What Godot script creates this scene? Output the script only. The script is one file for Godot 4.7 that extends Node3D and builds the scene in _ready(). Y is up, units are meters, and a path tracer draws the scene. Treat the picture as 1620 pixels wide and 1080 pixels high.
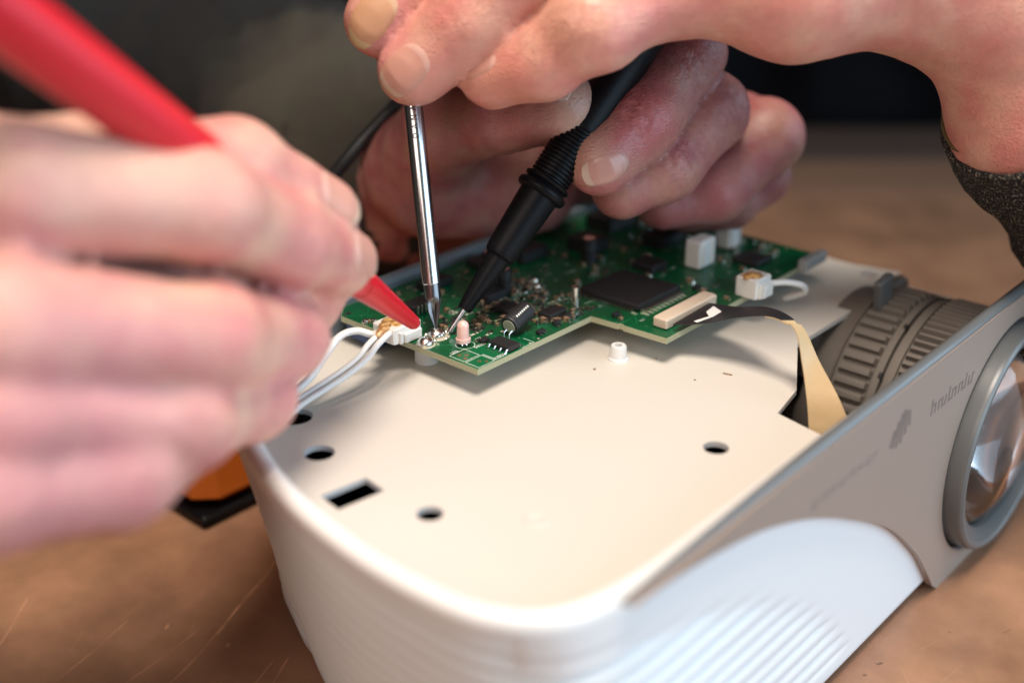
extends Node3D
# A projector opened on a workbench; two people test its circuit board. Lengths below are millimetres, MM turns them into metres.
const MM := 0.001
const SIGHT := 1950.0      # focal length of the lens in pixels of a 1620 x 1080 picture
var eye := Vector3(-209.8, 208.0, 201.1)
var look_f: Vector3
var look_r: Vector3
var look_u: Vector3
var rng := RandomNumberGenerator.new()
var bases := {}            # thing -> its base in mm
var M := {}                # materials


class Shape:
	var t := PackedVector3Array()   # corners of triangles, counter-clockwise seen from outside
	var col := PackedColorArray()
	var paint := Color.WHITE
	func tri(a: Vector3, b: Vector3, c: Vector3) -> void:
		t.push_back(a); t.push_back(b); t.push_back(c)
		col.push_back(paint); col.push_back(paint); col.push_back(paint)
	func quad(a: Vector3, b: Vector3, c: Vector3, d: Vector3) -> void:
		tri(a, b, c); tri(a, c, d)
	func loft(rings: Array, cap0 := true, cap1 := true, round_ := true) -> void:
		for k in rings.size() - 1:
			var r0: PackedVector3Array = rings[k]
			var r1: PackedVector3Array = rings[k + 1]
			var n := r0.size()
			for i in (n if round_ else n - 1):
				var j := (i + 1) % n
				quad(r0[i], r0[j], r1[j], r1[i])
		if cap0: fan(rings[0], true)
		if cap1: fan(rings[rings.size() - 1], false)
	func fan(r: PackedVector3Array, flip: bool) -> void:
		var c := Vector3.ZERO
		for p in r: c += p
		c /= r.size()
		for i in r.size():
			var j := (i + 1) % r.size()
			if flip: tri(c, r[j], r[i])
			else: tri(c, r[i], r[j])
	static func frame(axis: Vector3) -> Array:
		var w := axis.normalized()
		var u := w.cross(Vector3.UP if absf(w.y) < 0.9 else Vector3.RIGHT).normalized()
		return [u, w.cross(u), w]
	func lathe(o: Vector3, axis: Vector3, prof: Array, n := 24, cap0 := true, cap1 := true, squash := 1.0) -> void:
		var f := frame(axis)
		var rings := []
		for q: Vector2 in prof:
			var r := PackedVector3Array()
			for i in n:
				var a := TAU * i / n
				r.push_back(o + f[2] * q.x + (f[0] * cos(a) + f[1] * sin(a) * squash) * q.y)
			rings.push_back(r)
		loft(rings, cap0, cap1)
	func tube(path: Array, rad, n := 10, cap := true) -> void:
		var rings := []
		var u := Vector3.ZERO
		for k in path.size():
			var d: Vector3 = (path[mini(k + 1, path.size() - 1)] - path[maxi(k - 1, 0)]).normalized()
			if u == Vector3.ZERO: u = frame(d)[0]
			u = (u - d * u.dot(d)).normalized()
			var v := d.cross(u)
			var r := PackedVector3Array()
			var q: float = rad[k] if rad is Array else rad
			for i in n:
				var a := TAU * i / n
				r.push_back(path[k] + (u * cos(a) + v * sin(a)) * q)
			rings.push_back(r)
		loft(rings, cap, cap)
	func box(c: Vector3, s: Vector3, ch := 0.0, b := Basis.IDENTITY) -> void:
		var h := s * 0.5
		var rings := []
		var e := maxf(ch, 0.0)
		for lev in ([[-h.y, e], [-h.y + e, 0.0], [h.y - e, 0.0], [h.y, e]] if e > 0.0 else [[-h.y, 0.0], [h.y, 0.0]]):
			var i: float = lev[1]
			var x := h.x - i
			var z := h.z - i
			var pts := [[x, -z + e], [x - e, -z], [-x + e, -z], [-x, -z + e], [-x, z - e], [-x + e, z], [x - e, z], [x, z - e]] if e > 0.0 else [[x, -z], [-x, -z], [-x, z], [x, z]]
			var r := PackedVector3Array()
			for p in pts: r.push_back(c + b * Vector3(p[0], lev[0], p[1]))
			rings.push_back(r)
		loft(rings)
	func prism(poly: PackedVector2Array, y0: float, y1: float, ch := 0.0) -> void:   # poly in (x, z)
		var area := 0.0
		var n := poly.size()
		for i in n:
			var q := poly[(i + 1) % n]
			area += poly[i].y * q.x - q.y * poly[i].x
		var pl := poly.duplicate()
		if area < 0.0: pl.reverse()
		for i in n:
			var a := pl[i]
			var b := pl[(i + 1) % n]
			quad(Vector3(a.x, y0, a.y), Vector3(b.x, y0, b.y), Vector3(b.x, y1, b.y), Vector3(a.x, y1, a.y))
		var ix := Geometry2D.triangulate_polygon(pl)
		for i in range(0, ix.size(), 3):
			var a := pl[ix[i]]
			var b := pl[ix[i + 1]]
			var c := pl[ix[i + 2]]
			if (b.y - a.y) * (c.x - a.x) - (b.x - a.x) * (c.y - a.y) < 0.0:
				var s := b; b = c; c = s
			tri(Vector3(a.x, y1, a.y), Vector3(b.x, y1, b.y), Vector3(c.x, y1, c.y))
			tri(Vector3(a.x, y0, a.y), Vector3(c.x, y0, c.y), Vector3(b.x, y0, b.y))
	func moved(x: Transform3D) -> Shape:
		var o := Shape.new()
		for p in t: o.t.push_back(x * p)
		o.col = col
		return o


func spline(pts: Array, per := 8) -> Array:
	var out := []
	for k in pts.size() - 1:
		var a = pts[maxi(k - 1, 0)]
		var b = pts[k]
		var c = pts[k + 1]
		var d = pts[mini(k + 2, pts.size() - 1)]
		for i in per:
			var s := float(i) / per
			out.push_back(0.5 * (b * 2.0 + (c - a) * s + (a * 2.0 - b * 5.0 + c * 4.0 - d) * s * s + (b * 3.0 - a - c * 3.0 + d) * s * s * s))
	out.push_back(pts[-1])
	return out


func at(x: float, y: float, depth: float) -> Vector3:        # a point seen at that pixel, that many mm away along the line of sight
	return eye + (look_f + look_r * ((x - 810.0) / SIGHT) - look_u * ((y - 540.0) / SIGHT)) * depth


func level(x: float, y: float, h: float) -> Vector3:         # a point seen at that pixel at that height above the table
	var d := look_f + look_r * ((x - 810.0) / SIGHT) - look_u * ((y - 540.0) / SIGHT)
	return eye + d * ((h - eye.y) / d.y)


func bake(sh: Shape, base := Vector3.ZERO, crease := 38.0, uvf := Vector4.ZERO, colored := false) -> ArrayMesh:
	var n := sh.t.size()
	var ids := PackedInt32Array(); ids.resize(n)
	var seen := {}
	var lists := []
	for i in n:
		var key := Vector3i((sh.t[i] * 500.0).round())
		if not seen.has(key):
			seen[key] = lists.size()
			lists.push_back(PackedInt32Array())
		ids[i] = seen[key]
		lists[ids[i]].push_back(i / 3)
	var fn := PackedVector3Array(); fn.resize(n / 3)
	var fu := PackedVector3Array(); fu.resize(n / 3)
	for f in n / 3:
		fn[f] = (sh.t[f * 3 + 1] - sh.t[f * 3]).cross(sh.t[f * 3 + 2] - sh.t[f * 3])
		fu[f] = fn[f].normalized()
	var lim := cos(deg_to_rad(crease))
	var pos := PackedVector3Array(); pos.resize(n)
	var nor := PackedVector3Array(); nor.resize(n)
	var cols := PackedColorArray(); cols.resize(n)
	var uvs := PackedVector2Array()
	if uvf != Vector4.ZERO: uvs.resize(n)
	for i in n:
		var f := i / 3
		var s := Vector3.ZERO
		for g: int in lists[ids[i]]:
			if fu[g].dot(fu[f]) > lim: s += fn[g]
		var k := f * 3 + [0, 2, 1][i % 3] as int     # clockwise for Godot
		pos[k] = (sh.t[i] - base) * MM
		nor[k] = s.normalized() if s.length() > 0.0 else fu[f]
		cols[k] = sh.col[i]
		if uvf != Vector4.ZERO: uvs[k] = Vector2(sh.t[i].x * uvf.x + uvf.y, sh.t[i].z * uvf.z + uvf.w)
	var a := []
	a.resize(Mesh.ARRAY_MAX)
	a[Mesh.ARRAY_VERTEX] = pos
	a[Mesh.ARRAY_NORMAL] = nor
	if colored: a[Mesh.ARRAY_COLOR] = cols
	if uvf != Vector4.ZERO: a[Mesh.ARRAY_TEX_UV] = uvs
	var m := ArrayMesh.new()
	m.add_surface_from_arrays(Mesh.PRIMITIVE_TRIANGLES, a)
	return m


func base_of(p: Node) -> Vector3:
	while p != self:
		if bases.has(p): return bases[p]
		p = p.get_parent()
	return Vector3.ZERO


func obj(called: String, sh: Shape, m: Material, parent: Node = self, crease := 38.0, uvf := Vector4.ZERO, colored := false) -> MeshInstance3D:
	var o := MeshInstance3D.new()
	o.mesh = bake(sh, base_of(parent), crease, uvf, colored)
	o.material_override = m
	return hang(o, called, parent)


func hang(o: Node3D, called: String, parent: Node) -> Node3D:
	var name_ := called
	var k := 0
	while parent.has_node(NodePath(name_)):
		k += 1
		name_ = "%s_%03d" % [called, k]
	o.name = name_
	parent.add_child(o, true)
	return o


func put(called: String, mesh: Mesh, m: Material, parent: Node, where: Vector3, turn := 0.0, b := Basis.IDENTITY) -> MeshInstance3D:   # a shared mesh, built round its own origin
	var o := MeshInstance3D.new()
	o.mesh = mesh
	o.material_override = m
	hang(o, called, parent)
	o.transform = Transform3D(Basis(Vector3.UP, turn) * b, (where - base_of(parent)) * MM)
	return o


func thing(called: String, label: String, category: String, base: Vector3) -> Node3D:
	var o := Node3D.new()
	hang(o, called, self)
	o.position = base * MM
	bases[o] = base
	o.set_meta("label", label)
	o.set_meta("category", category)
	return o


func says(o: Node, label: String) -> void:
	o.set_meta("label", label)


func mat(c: Color, rough := 0.5, metal := 0.0, spec := 0.5) -> StandardMaterial3D:      # c is a linear, real-world colour
	var m := StandardMaterial3D.new()
	m.albedo_color = c.linear_to_srgb()
	m.roughness = rough
	m.metallic = metal
	m.metallic_specular = spec
	return m


func noise(freq: float, oct := 3, kind := FastNoiseLite.TYPE_SIMPLEX_SMOOTH, sd := 1) -> FastNoiseLite:
	var f := FastNoiseLite.new()
	f.noise_type = kind
	f.frequency = freq
	f.fractal_octaves = oct
	f.seed = sd
	return f


func noise_tex(f: FastNoiseLite, size := 512, lo := Color(0.8, 0.8, 0.8), hi := Color.WHITE, normal := 0.0) -> NoiseTexture2D:
	var t := NoiseTexture2D.new()
	t.width = size; t.height = size
	t.seamless = true
	t.noise = f
	if normal > 0.0:
		t.as_normal_map = true
		t.bump_strength = normal
	else:
		var g := Gradient.new()
		g.set_color(0, lo); g.set_color(1, hi)
		t.color_ramp = g
	return t


func grain(m: StandardMaterial3D, tex: Texture2D, per_m: float, strength: float) -> StandardMaterial3D:   # fine relief, the texture repeated so many times a metre
	m.normal_enabled = true
	m.normal_texture = tex
	m.normal_scale = strength
	m.uv1_triplanar = true
	m.uv1_scale = Vector3.ONE * per_m
	return m


# A body is a set of tapered bones; their distances are joined smoothly and meshed as surface nets.
class Body:
	var a := PackedVector3Array()
	var d := PackedVector3Array()
	var il := PackedFloat32Array()
	var ra := PackedFloat32Array()
	var dr := PackedFloat32Array()
	var g := PackedInt32Array()
	var spots := []                      # [centre, radius, colour, strength]
	var tone := Color(0.5, 0.28, 0.22)
	var tone2 := Color(0.52, 0.24, 0.2)
	var k_own := 4.0
	var k_palm := 7.0
	var k_side := 0.8
	var crease_tint := 1.0
	var nz: FastNoiseLite
	var fine: FastNoiseLite
	var wrinkles := []                   # [centre, direction along the finger, radius, spacing, depth]
	var pos := PackedVector3Array()
	var nor := PackedVector3Array()
	var colr := PackedColorArray()
	var idx := PackedInt32Array()
	func bone(p: Vector3, q: Vector3, r0: float, r1: float, group := 0) -> void:
		a.push_back(p); d.push_back(q - p); il.push_back(1.0 / maxf((q - p).length_squared(), 1e-6))
		ra.push_back(r0); dr.push_back(r1 - r0); g.push_back(group)
	func chain(pts: Array, rads: Array, group: int) -> void:
		for k in pts.size() - 1: bone(pts[k], pts[k + 1], rads[k], rads[k + 1], group)
	func near(p: Vector3, i: int) -> float:
		var v := p - a[i]
		var s := clampf(v.dot(d[i]) * il[i], 0.0, 1.0)
		return (v - d[i] * s).length() - ra[i] - dr[i] * s
	func field(p: Vector3, ids: PackedInt32Array) -> float:
		var palm := 1e3
		var fingers := 1e3
		var cur := 1e3
		var cg := -1
		for i in ids:
			var v := p - a[i]
			var s := clampf(v.dot(d[i]) * il[i], 0.0, 1.0)
			var e := (v - d[i] * s).length() - ra[i] - dr[i] * s
			if g[i] != cg:
				if cg > 0:
					var h0 := maxf(k_side - absf(fingers - cur), 0.0)
					fingers = minf(fingers, cur) - h0 * h0 / (4.0 * k_side)
				elif cg == 0: palm = cur
				cur = 1e3
				cg = g[i]
			var kk := k_own if cg > 0 else 12.0
			var h := maxf(kk - absf(cur - e), 0.0)
			cur = minf(cur, e) - h * h / (4.0 * kk)
		if cg > 0:
			var h1 := maxf(k_side - absf(fingers - cur), 0.0)
			fingers = minf(fingers, cur) - h1 * h1 / (4.0 * k_side)
		elif cg == 0: palm = cur
		var h2 := maxf(k_palm - absf(fingers - palm), 0.0)
		var r := minf(fingers, palm) - h2 * h2 / (4.0 * k_palm)
		if r < 3.0 and r > -3.0:
			if nz: r += nz.get_noise_3dv(p) * 0.55
			for w in wrinkles:
				var q: Vector3 = p - w[0]
				var far := q.length()
				if far < w[2]:
					var along: float = q.dot(w[1]) + fine.get_noise_3dv(p) * w[3] * 0.9
					r += w[4] * (1.0 - far / w[2]) * pow(0.5 + 0.5 * cos(along * TAU / w[3]), 4.0)
		return r
	func all() -> PackedInt32Array:
		var ids := PackedInt32Array(range(a.size()))
		var order := Array(ids)
		order.sort_custom(func(x, y): return g[x] < g[y])
		return PackedInt32Array(order)
	func color(p: Vector3, n: Vector3) -> Color:
		var m := clampf(0.5 + 0.9 * fine.get_noise_3dv(p * 0.22), 0.0, 1.0)
		var c := tone.lerp(tone2, m)
		for s in spots:
			var w: float = 1.0 - (p - s[0]).length() / s[1]
			if w > 0.0: c = c.lerp(s[2], minf(1.0, w * 1.6) * s[3])
		for w in wrinkles:
			var q: Vector3 = p - w[0]
			var far := q.length()
			if far < w[2]:
				var along: float = q.dot(w[1]) + fine.get_noise_3dv(p) * w[3] * 0.9
				var deep: float = (1.0 - far / w[2]) * pow(0.5 + 0.5 * cos(along * TAU / w[3]), 3.0)
				c = c.lerp(Color(c.r * 0.62, c.g * 0.42, c.b * 0.42), minf(1.0, deep * crease_tint))
		var v := 1.0 + 0.10 * fine.get_noise_3dv(p * 2.2)
		return Color(c.r * v, c.g * v, c.b * v)
	# meshes the region of the bones whose number is in sel, with cells of that size
	func mesh(cell: float, keep_lo := Vector3(-1e6, -1e6, -1e6), keep_hi := Vector3(1e6, 1e6, 1e6)) -> void:
		var order := all()
		var lo := Vector3(1e6, 1e6, 1e6)
		var hi := -lo
		for i in a.size():
			for e in 2:
				var q := a[i] + d[i] * e
				var r := ra[i] + maxf(dr[i] * e, 0.0) + cell * 3.0
				lo = lo.min(q - Vector3(r, r, r)); hi = hi.max(q + Vector3(r, r, r))
		lo = lo.max(keep_lo); hi = hi.min(keep_hi)
		var B := 6
		var nb := Vector3i(((hi - lo) / (cell * B)).ceil())
		var n := nb * B + Vector3i.ONE
		var grid := PackedFloat32Array(); grid.resize(n.x * n.y * n.z); grid.fill(50.0)
		var half := cell * B * 0.5
		var reach := half * 1.733
		var blocks := []
		for bx in nb.x:
			for by in nb.y:
				for bz in nb.z:
					var c := lo + Vector3(bx, by, bz) * (cell * B) + Vector3(half, half, half)
					var best := 1e6
					var ds := PackedFloat32Array(); ds.resize(a.size())
					for i in a.size():
						ds[i] = near(c, i)
						best = minf(best, ds[i])
					if best > reach + 5.0: continue
					var ids := PackedInt32Array()
					for i in order:
						if ds[i] < best + 2.0 * reach + 8.0: ids.push_back(i)
					var deep := best < -(reach + 4.0)
					if not deep: blocks.push_back(Vector3i(bx, by, bz))
					for x in B + 1:
						for y in B + 1:
							for z in B + 1:
								if (x == B and bx < nb.x - 1) or (y == B and by < nb.y - 1) or (z == B and bz < nb.z - 1):
									if deep: continue
								var at_ := ((bx * B + x) * n.y + by * B + y) * n.z + bz * B + z
								if grid[at_] != 50.0: continue
								grid[at_] = -49.0 if deep else field(lo + Vector3(bx * B + x, by * B + y, bz * B + z) * cell, ids)
		var vid := {}
		var sy := n.z
		var sx := n.y * n.z
		var off := [0, 1, sy, sy + 1, sx, sx + 1, sx + sy, sx + sy + 1]
		var edges := [[0, 1], [2, 3], [4, 5], [6, 7], [0, 2], [1, 3], [4, 6], [5, 7], [0, 4], [1, 5], [2, 6], [3, 7]]
		var corner := [Vector3(0, 0, 0), Vector3(0, 0, 1), Vector3(0, 1, 0), Vector3(0, 1, 1), Vector3(1, 0, 0), Vector3(1, 0, 1), Vector3(1, 1, 0), Vector3(1, 1, 1)]
		var first := pos.size()
		for b: Vector3i in blocks:
			for x in range(b.x * B, b.x * B + B):
				for y in range(b.y * B, b.y * B + B):
					for z in range(b.z * B, b.z * B + B):
						var at_ := x * sx + y * sy + z
						var inside := 0
						for k in 8:
							if grid[at_ + off[k]] < 0.0: inside += 1
						if inside == 0 or inside == 8: continue
						var s := Vector3.ZERO
						var cnt := 0
						for e in edges:
							var f0 := grid[at_ + off[e[0]]]
							var f1 := grid[at_ + off[e[1]]]
							if (f0 < 0.0) != (f1 < 0.0):
								s += (corner[e[0]] as Vector3).lerp(corner[e[1]], f0 / (f0 - f1))
								cnt += 1
						vid[at_] = pos.size()
						pos.push_back(lo + (Vector3(x, y, z) + s / cnt) * cell)
		nor.resize(pos.size())
		for key: int in vid:
			var z := key % n.z
			var y := (key / n.z) % n.y
			var x := key / sx
			var f := grid[key]
			for ax in 3:
				var step: int = [sx, sy, 1][ax]
				if [x, y, z][ax] + 1 >= [n.x, n.y, n.z][ax]: continue
				var f1 := grid[key + step]
				if (f < 0.0) == (f1 < 0.0): continue
				var p: int = [sy, 1, sx][ax]
				var q: int = [1, sx, sy][ax]
				var k00: int = key - p - q
				if not (vid.has(k00) and vid.has(key - p) and vid.has(key - q)): continue
				var v := [vid[k00], vid[key - q], vid[key], vid[key - p]]
				if f < 0.0: v = [v[3], v[2], v[1], v[0]]
				face(v[0], v[1], v[2]); face(v[0], v[2], v[3])
		colr.resize(pos.size())
		for i in range(first, pos.size()):
			nor[i] = nor[i].normalized()
			colr[i] = color(pos[i], nor[i])
	func face(i: int, j: int, k: int) -> void:
		var nn := (pos[k] - pos[i]).cross(pos[j] - pos[i])
		nor[i] += nn; nor[j] += nn; nor[k] += nn
		idx.push_back(i); idx.push_back(j); idx.push_back(k)
	# the point of the skin met on the way from p along dir
	func skin(p: Vector3, dir: Vector3, ids: PackedInt32Array) -> Vector3:
		var q := p
		for k in 40:
			var f := field(q, ids)
			if absf(f) < 0.02: break
			q += dir * f * 0.8
		return q


func flesh(b: Body, called: String, m: Material, parent: Node) -> MeshInstance3D:
	var a := []
	a.resize(Mesh.ARRAY_MAX)
	var base := base_of(parent)
	var pp := PackedVector3Array(); pp.resize(b.pos.size())
	for i in pp.size(): pp[i] = (b.pos[i] - base) * MM
	a[Mesh.ARRAY_VERTEX] = pp
	a[Mesh.ARRAY_NORMAL] = b.nor
	a[Mesh.ARRAY_COLOR] = b.colr
	a[Mesh.ARRAY_INDEX] = b.idx
	var mesh := ArrayMesh.new()
	mesh.add_surface_from_arrays(Mesh.PRIMITIVE_TRIANGLES, a)
	var o := MeshInstance3D.new()
	o.mesh = mesh
	o.material_override = m
	return hang(o, called, parent)


# A nail: a patch laid on the skin of a finger tip. c is the middle of the nail bed inside the finger, dirs are unit vectors, sizes in mm.
func nail(b: Body, c: Vector3, along: Vector3, out: Vector3, length: float, width: float, rad: float, m: Material, parent: Node, group := 1) -> void:
	var w := along.normalized()
	var up := (out - w * out.dot(w)).normalized()
	var side := w.cross(up)
	var ids := PackedInt32Array()
	for i in b.all():
		if b.g[i] == group: ids.push_back(i)
	var sh := Shape.new()
	var N := 14
	var K := 12
	var rows := []
	for j in K + 1:
		var v := float(j) / K * 2.0 - 1.0
		var row := []
		for i in N + 1:
			var u := float(i) / N * 2.0 - 1.0
			var wide := width * 0.5 * (1.0 - 0.10 * maxf(0.0, -v) - 0.05 * v * v)
			var ang := u * wide / rad
			var l := v * length * 0.5
			if v > 0.0: l += (1.0 - u * u) * length * 0.08
			else: l -= (1.0 - u * u) * length * 0.16
			var dir := up * cos(ang) + side * sin(ang)
			var p := b.skin(c + w * l + dir * (rad + 4.0), -dir, ids)
			var lift := 0.34 - 0.42 * pow(absf(u), 6.0) - (0.5 * pow(-v, 6.0) if v < 0.0 else 0.0) + (0.35 * pow(v, 4.0) if v > 0.0 else 0.0)
			row.push_back(p + dir * lift)
		rows.push_back(row)
	for j in K:
		# pink bed, pale crescent at the root, paler free edge
		sh.paint = Color(0.60, 0.34, 0.27) if j < K - 2 else Color(0.66, 0.52, 0.40)
		if j < 2: sh.paint = Color(0.64, 0.42, 0.35)
		for i in N:
			sh.quad(rows[j][i], rows[j + 1][i], rows[j + 1][i + 1], rows[j][i + 1])
	for i in N:     # the free edge has a thickness
		var p: Vector3 = rows[K][i]
		var q: Vector3 = rows[K][i + 1]
		sh.quad(p, p - up * 0.9 - w * 0.3, q - up * 0.9 - w * 0.3, q)
	obj("fingernail", sh, m, parent, 70.0, Vector4.ZERO, true)


func _ready() -> void:
	rng.seed = 7
	look_f = Vector3(cos(deg_to_rad(41.3)) * cos(deg_to_rad(24.3)), -sin(deg_to_rad(24.3)), -sin(deg_to_rad(41.3)) * cos(deg_to_rad(24.3)))
	look_r = Vector3(sin(deg_to_rad(41.3)), 0, cos(deg_to_rad(41.3)))
	look_u = look_r.cross(look_f)
	# --- camera, light, exposure
	var cam := Camera3D.new()
	cam.name = "camera"
	add_child(cam)
	cam.transform = Transform3D(Basis(look_r, look_u, -look_f), eye * MM)
	var lens := CameraAttributesPhysical.new()
	lens.frustum_focal_length = 12.0 / (540.0 / SIGHT)
	lens.frustum_focus_distance = 0.319
	lens.frustum_near = 0.01
	lens.frustum_far = 20.0
	lens.exposure_aperture = 4.8
	cam.attributes = lens
	cam.current = true
	var env := Environment.new()
	env.background_mode = Environment.BG_COLOR
	env.background_color = Color(0.045, 0.038, 0.034).linear_to_srgb()
	env.tonemap_mode = Environment.TONE_MAPPER_LINEAR
	env.tonemap_exposure = 1.0
	env.sdfgi_enabled = true
	env.ssao_enabled = true
	env.ssil_enabled = true
	var we := WorldEnvironment.new()
	we.name = "world"
	we.environment = env
	add_child(we)
	var lamp := SpotLight3D.new()
	lamp.name = "bench_lamp_light"
	lamp.light_color = Color(1.0, 0.885, 0.775).linear_to_srgb()
	lamp.light_energy = 0.80
	lamp.light_size = 0.15
	lamp.spot_angle = 33.0
	lamp.spot_angle_attenuation = 0.9
	lamp.spot_range = 6.0
	lamp.spot_attenuation = 2.0
	lamp.shadow_enabled = true
	add_child(lamp)
	lamp.look_at_from_position(Vector3(-110, 820, 170) * MM, Vector3(-20, 60, 30) * MM, Vector3.RIGHT)
	area_light("fill_light", Vector3(-900, 760, 260), Vector3(-60, 60, 40), Vector2(0.7, 0.6), Color(1.0, 0.88, 0.79), 0.48)  # soft fill added from the left, no such lamp is in view
	area_light("window_light", Vector3(420, 300, 1000), Vector3(0, 60, 20), Vector2(1.7, 0.9), Color(0.56, 0.79, 1.0), 2.1)
	materials()
	bench()
	projector()
	circuit_board()
	tools()
	people()


func area_light(called: String, where: Vector3, towards: Vector3, size: Vector2, c: Color, energy: float) -> void:
	var l := AreaLight3D.new()
	l.name = called
	l.area_size = size
	l.light_color = c.linear_to_srgb()
	l.light_energy = energy
	l.shadow_enabled = true
	add_child(l)
	l.look_at_from_position(where * MM, towards * MM, Vector3.UP if absf((towards - where).normalized().y) < 0.95 else Vector3.RIGHT)


func materials() -> void:
	var pore := noise_tex(noise(0.06, 3, FastNoiseLite.TYPE_SIMPLEX, 5), 512, Color.BLACK, Color.WHITE, 6.0)
	var cells := noise_tex(noise(0.05, 2, FastNoiseLite.TYPE_CELLULAR, 6), 512, Color.BLACK, Color.WHITE, 5.0)
	M.white = grain(mat(Color(0.80, 0.79, 0.77), 0.42), pore, 40.0, 0.05)
	M.deck = grain(mat(Color(0.635, 0.59, 0.525), 0.5), pore, 60.0, 0.06)
	M.taupe = grain(mat(Color(0.32, 0.238, 0.19), 0.42), pore, 60.0, 0.06)
	M.barrel = grain(mat(Color(0.15, 0.13, 0.11), 0.5), pore, 80.0, 0.10)
	M.ring = grain(mat(Color(0.12, 0.125, 0.125), 0.33), pore, 60.0, 0.05)
	M.black = grain(mat(Color(0.012, 0.012, 0.014), 0.45), pore, 80.0, 0.10)
	M.rubber = grain(mat(Color(0.004, 0.004, 0.005), 0.42, 0.0, 0.28), pore, 150.0, 0.25)
	M.inside_shade = mat(Color(0.003, 0.003, 0.0035), 0.9, 0.0, 0.1)
	M.chip = grain(mat(Color(0.014, 0.014, 0.015), 0.55), pore, 200.0, 0.15)
	M.print_dark = mat(Color(0.18, 0.135, 0.115), 0.55)
	M.silk = mat(Color(0.72, 0.75, 0.68), 0.6)
	M.steel = mat(Color(0.62, 0.62, 0.63), 0.22, 1.0)
	M.dark_steel = grain(mat(Color(0.20, 0.19, 0.19), 0.3, 1.0), pore, 200.0, 0.15)
	M.tin = mat(Color(0.75, 0.72, 0.66), 0.25, 1.0)
	M.solder = mat(Color(0.70, 0.66, 0.58), 0.2, 1.0)
	M.copper = mat(Color(0.55, 0.22, 0.09), 0.35, 0.8)
	M.edge = grain(mat(Color(0.38, 0.38, 0.24), 0.6), pore, 150.0, 0.3)
	M.red = grain(mat(Color(0.62, 0.010, 0.022), 0.34), pore, 60.0, 0.06)
	M.orange = grain(mat(Color(0.55, 0.13, 0.012), 0.45), pore, 60.0, 0.08)
	M.wire = mat(Color(0.78, 0.77, 0.74), 0.4)
	M.jst = mat(Color(0.75, 0.74, 0.70), 0.45)
	M.beige = mat(Color(0.62, 0.50, 0.38), 0.5)
	M.tan_chip = mat(Color(0.29, 0.19, 0.11), 0.5)
	M.blue = mat(Color(0.01, 0.05, 0.16), 0.4)
	M.ribbon = grain(mat(Color(0.52, 0.37, 0.20), 0.4), noise_tex(noise(0.02, 3, FastNoiseLite.TYPE_SIMPLEX, 9), 256, Color.BLACK, Color.WHITE, 4.0), 30.0, 0.25)
	M.cool_shade = grain(mat(Color(0.14, 0.18, 0.205), 0.5), pore, 60.0, 0.06)  # blue-grey paints the cool shade on the inner back wall
	M.post = mat(Color(0.74, 0.74, 0.72), 0.4)
	var glue := mat(Color.WHITE, 0.3)
	glue.vertex_color_use_as_albedo = true
	glue.subsurf_scatter_enabled = true
	glue.subsurf_scatter_strength = 0.02
	glue.clearcoat_enabled = true
	glue.clearcoat = 0.6
	M.glue = glue
	var led := mat(Color(0.98, 0.52, 0.46), 0.2)
	led.subsurf_scatter_enabled = true
	led.subsurf_scatter_strength = 0.3
	led.clearcoat_enabled = true
	led.clearcoat = 1.0
	led.clearcoat_roughness = 0.05
	M.led = led
	var glass := mat(Color(1, 1, 1), 0.0)
	glass.albedo_color = Color(1, 1, 1, 0.0)
	glass.refraction_enabled = true
	glass.refraction_scale = 0.05
	M.glass = glass
	M.funnel = mat(Color(0.50, 0.25, 0.14), 0.3, 0.75)  # copper tone stands in for warm table reflections in the lens
	M.inner_lens = mat(Color(0.05, 0.028, 0.02), 0.25)
	var skin := mat(Color.WHITE, 0.38, 0.0, 0.45)
	skin.vertex_color_use_as_albedo = true
	skin.subsurf_scatter_enabled = true
	skin.subsurf_scatter_strength = 0.06
	grain(skin, cells, 55.0, 1.3)
	M.skin = skin
	M.nail = mat(Color(0.95, 0.82, 0.78), 0.45)
	M.nail_yellow = mat(Color(0.95, 0.88, 0.62), 0.45)
	M.nail_pink = mat(Color(0.78, 0.72, 0.74), 0.3)
	for n in ["nail", "nail_yellow", "nail_pink"]:
		M[n].vertex_color_use_as_albedo = true
		grain(M[n], pore, 60.0, 0.15)
	var tweed := mat(Color.WHITE, 0.9)
	tweed.albedo_texture = noise_tex(noise(0.16, 2, FastNoiseLite.TYPE_CELLULAR, 12), 512, Color(0.0, 0.0, 0.0), Color(0.95, 0.85, 0.72))
	tweed.normal_enabled = true
	tweed.normal_texture = noise_tex(noise(0.16, 2, FastNoiseLite.TYPE_CELLULAR, 12), 512, Color.BLACK, Color.WHITE, 12.0)
	tweed.uv1_triplanar = true
	tweed.uv1_scale = Vector3.ONE * 20.0
	var tr := Gradient.new()
	tr.set_color(0, Color(0.03, 0.03, 0.035)); tr.set_offset(0, 0.50)
	tr.set_color(1, Color(0.92, 0.86, 0.76)); tr.set_offset(1, 0.85)
	(tweed.albedo_texture as NoiseTexture2D).color_ramp = tr
	M.tweed = tweed
	M.lining = grain(mat(Color(0.10, 0.075, 0.028), 0.85), cells, 30.0, 0.6)
	M.jacket = grain(mat(Color.WHITE, 0.9), cells, 25.0, 0.8)
	M.jacket.vertex_color_use_as_albedo = true
	M.wall = mat(Color(0.010, 0.010, 0.013), 0.9)


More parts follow.
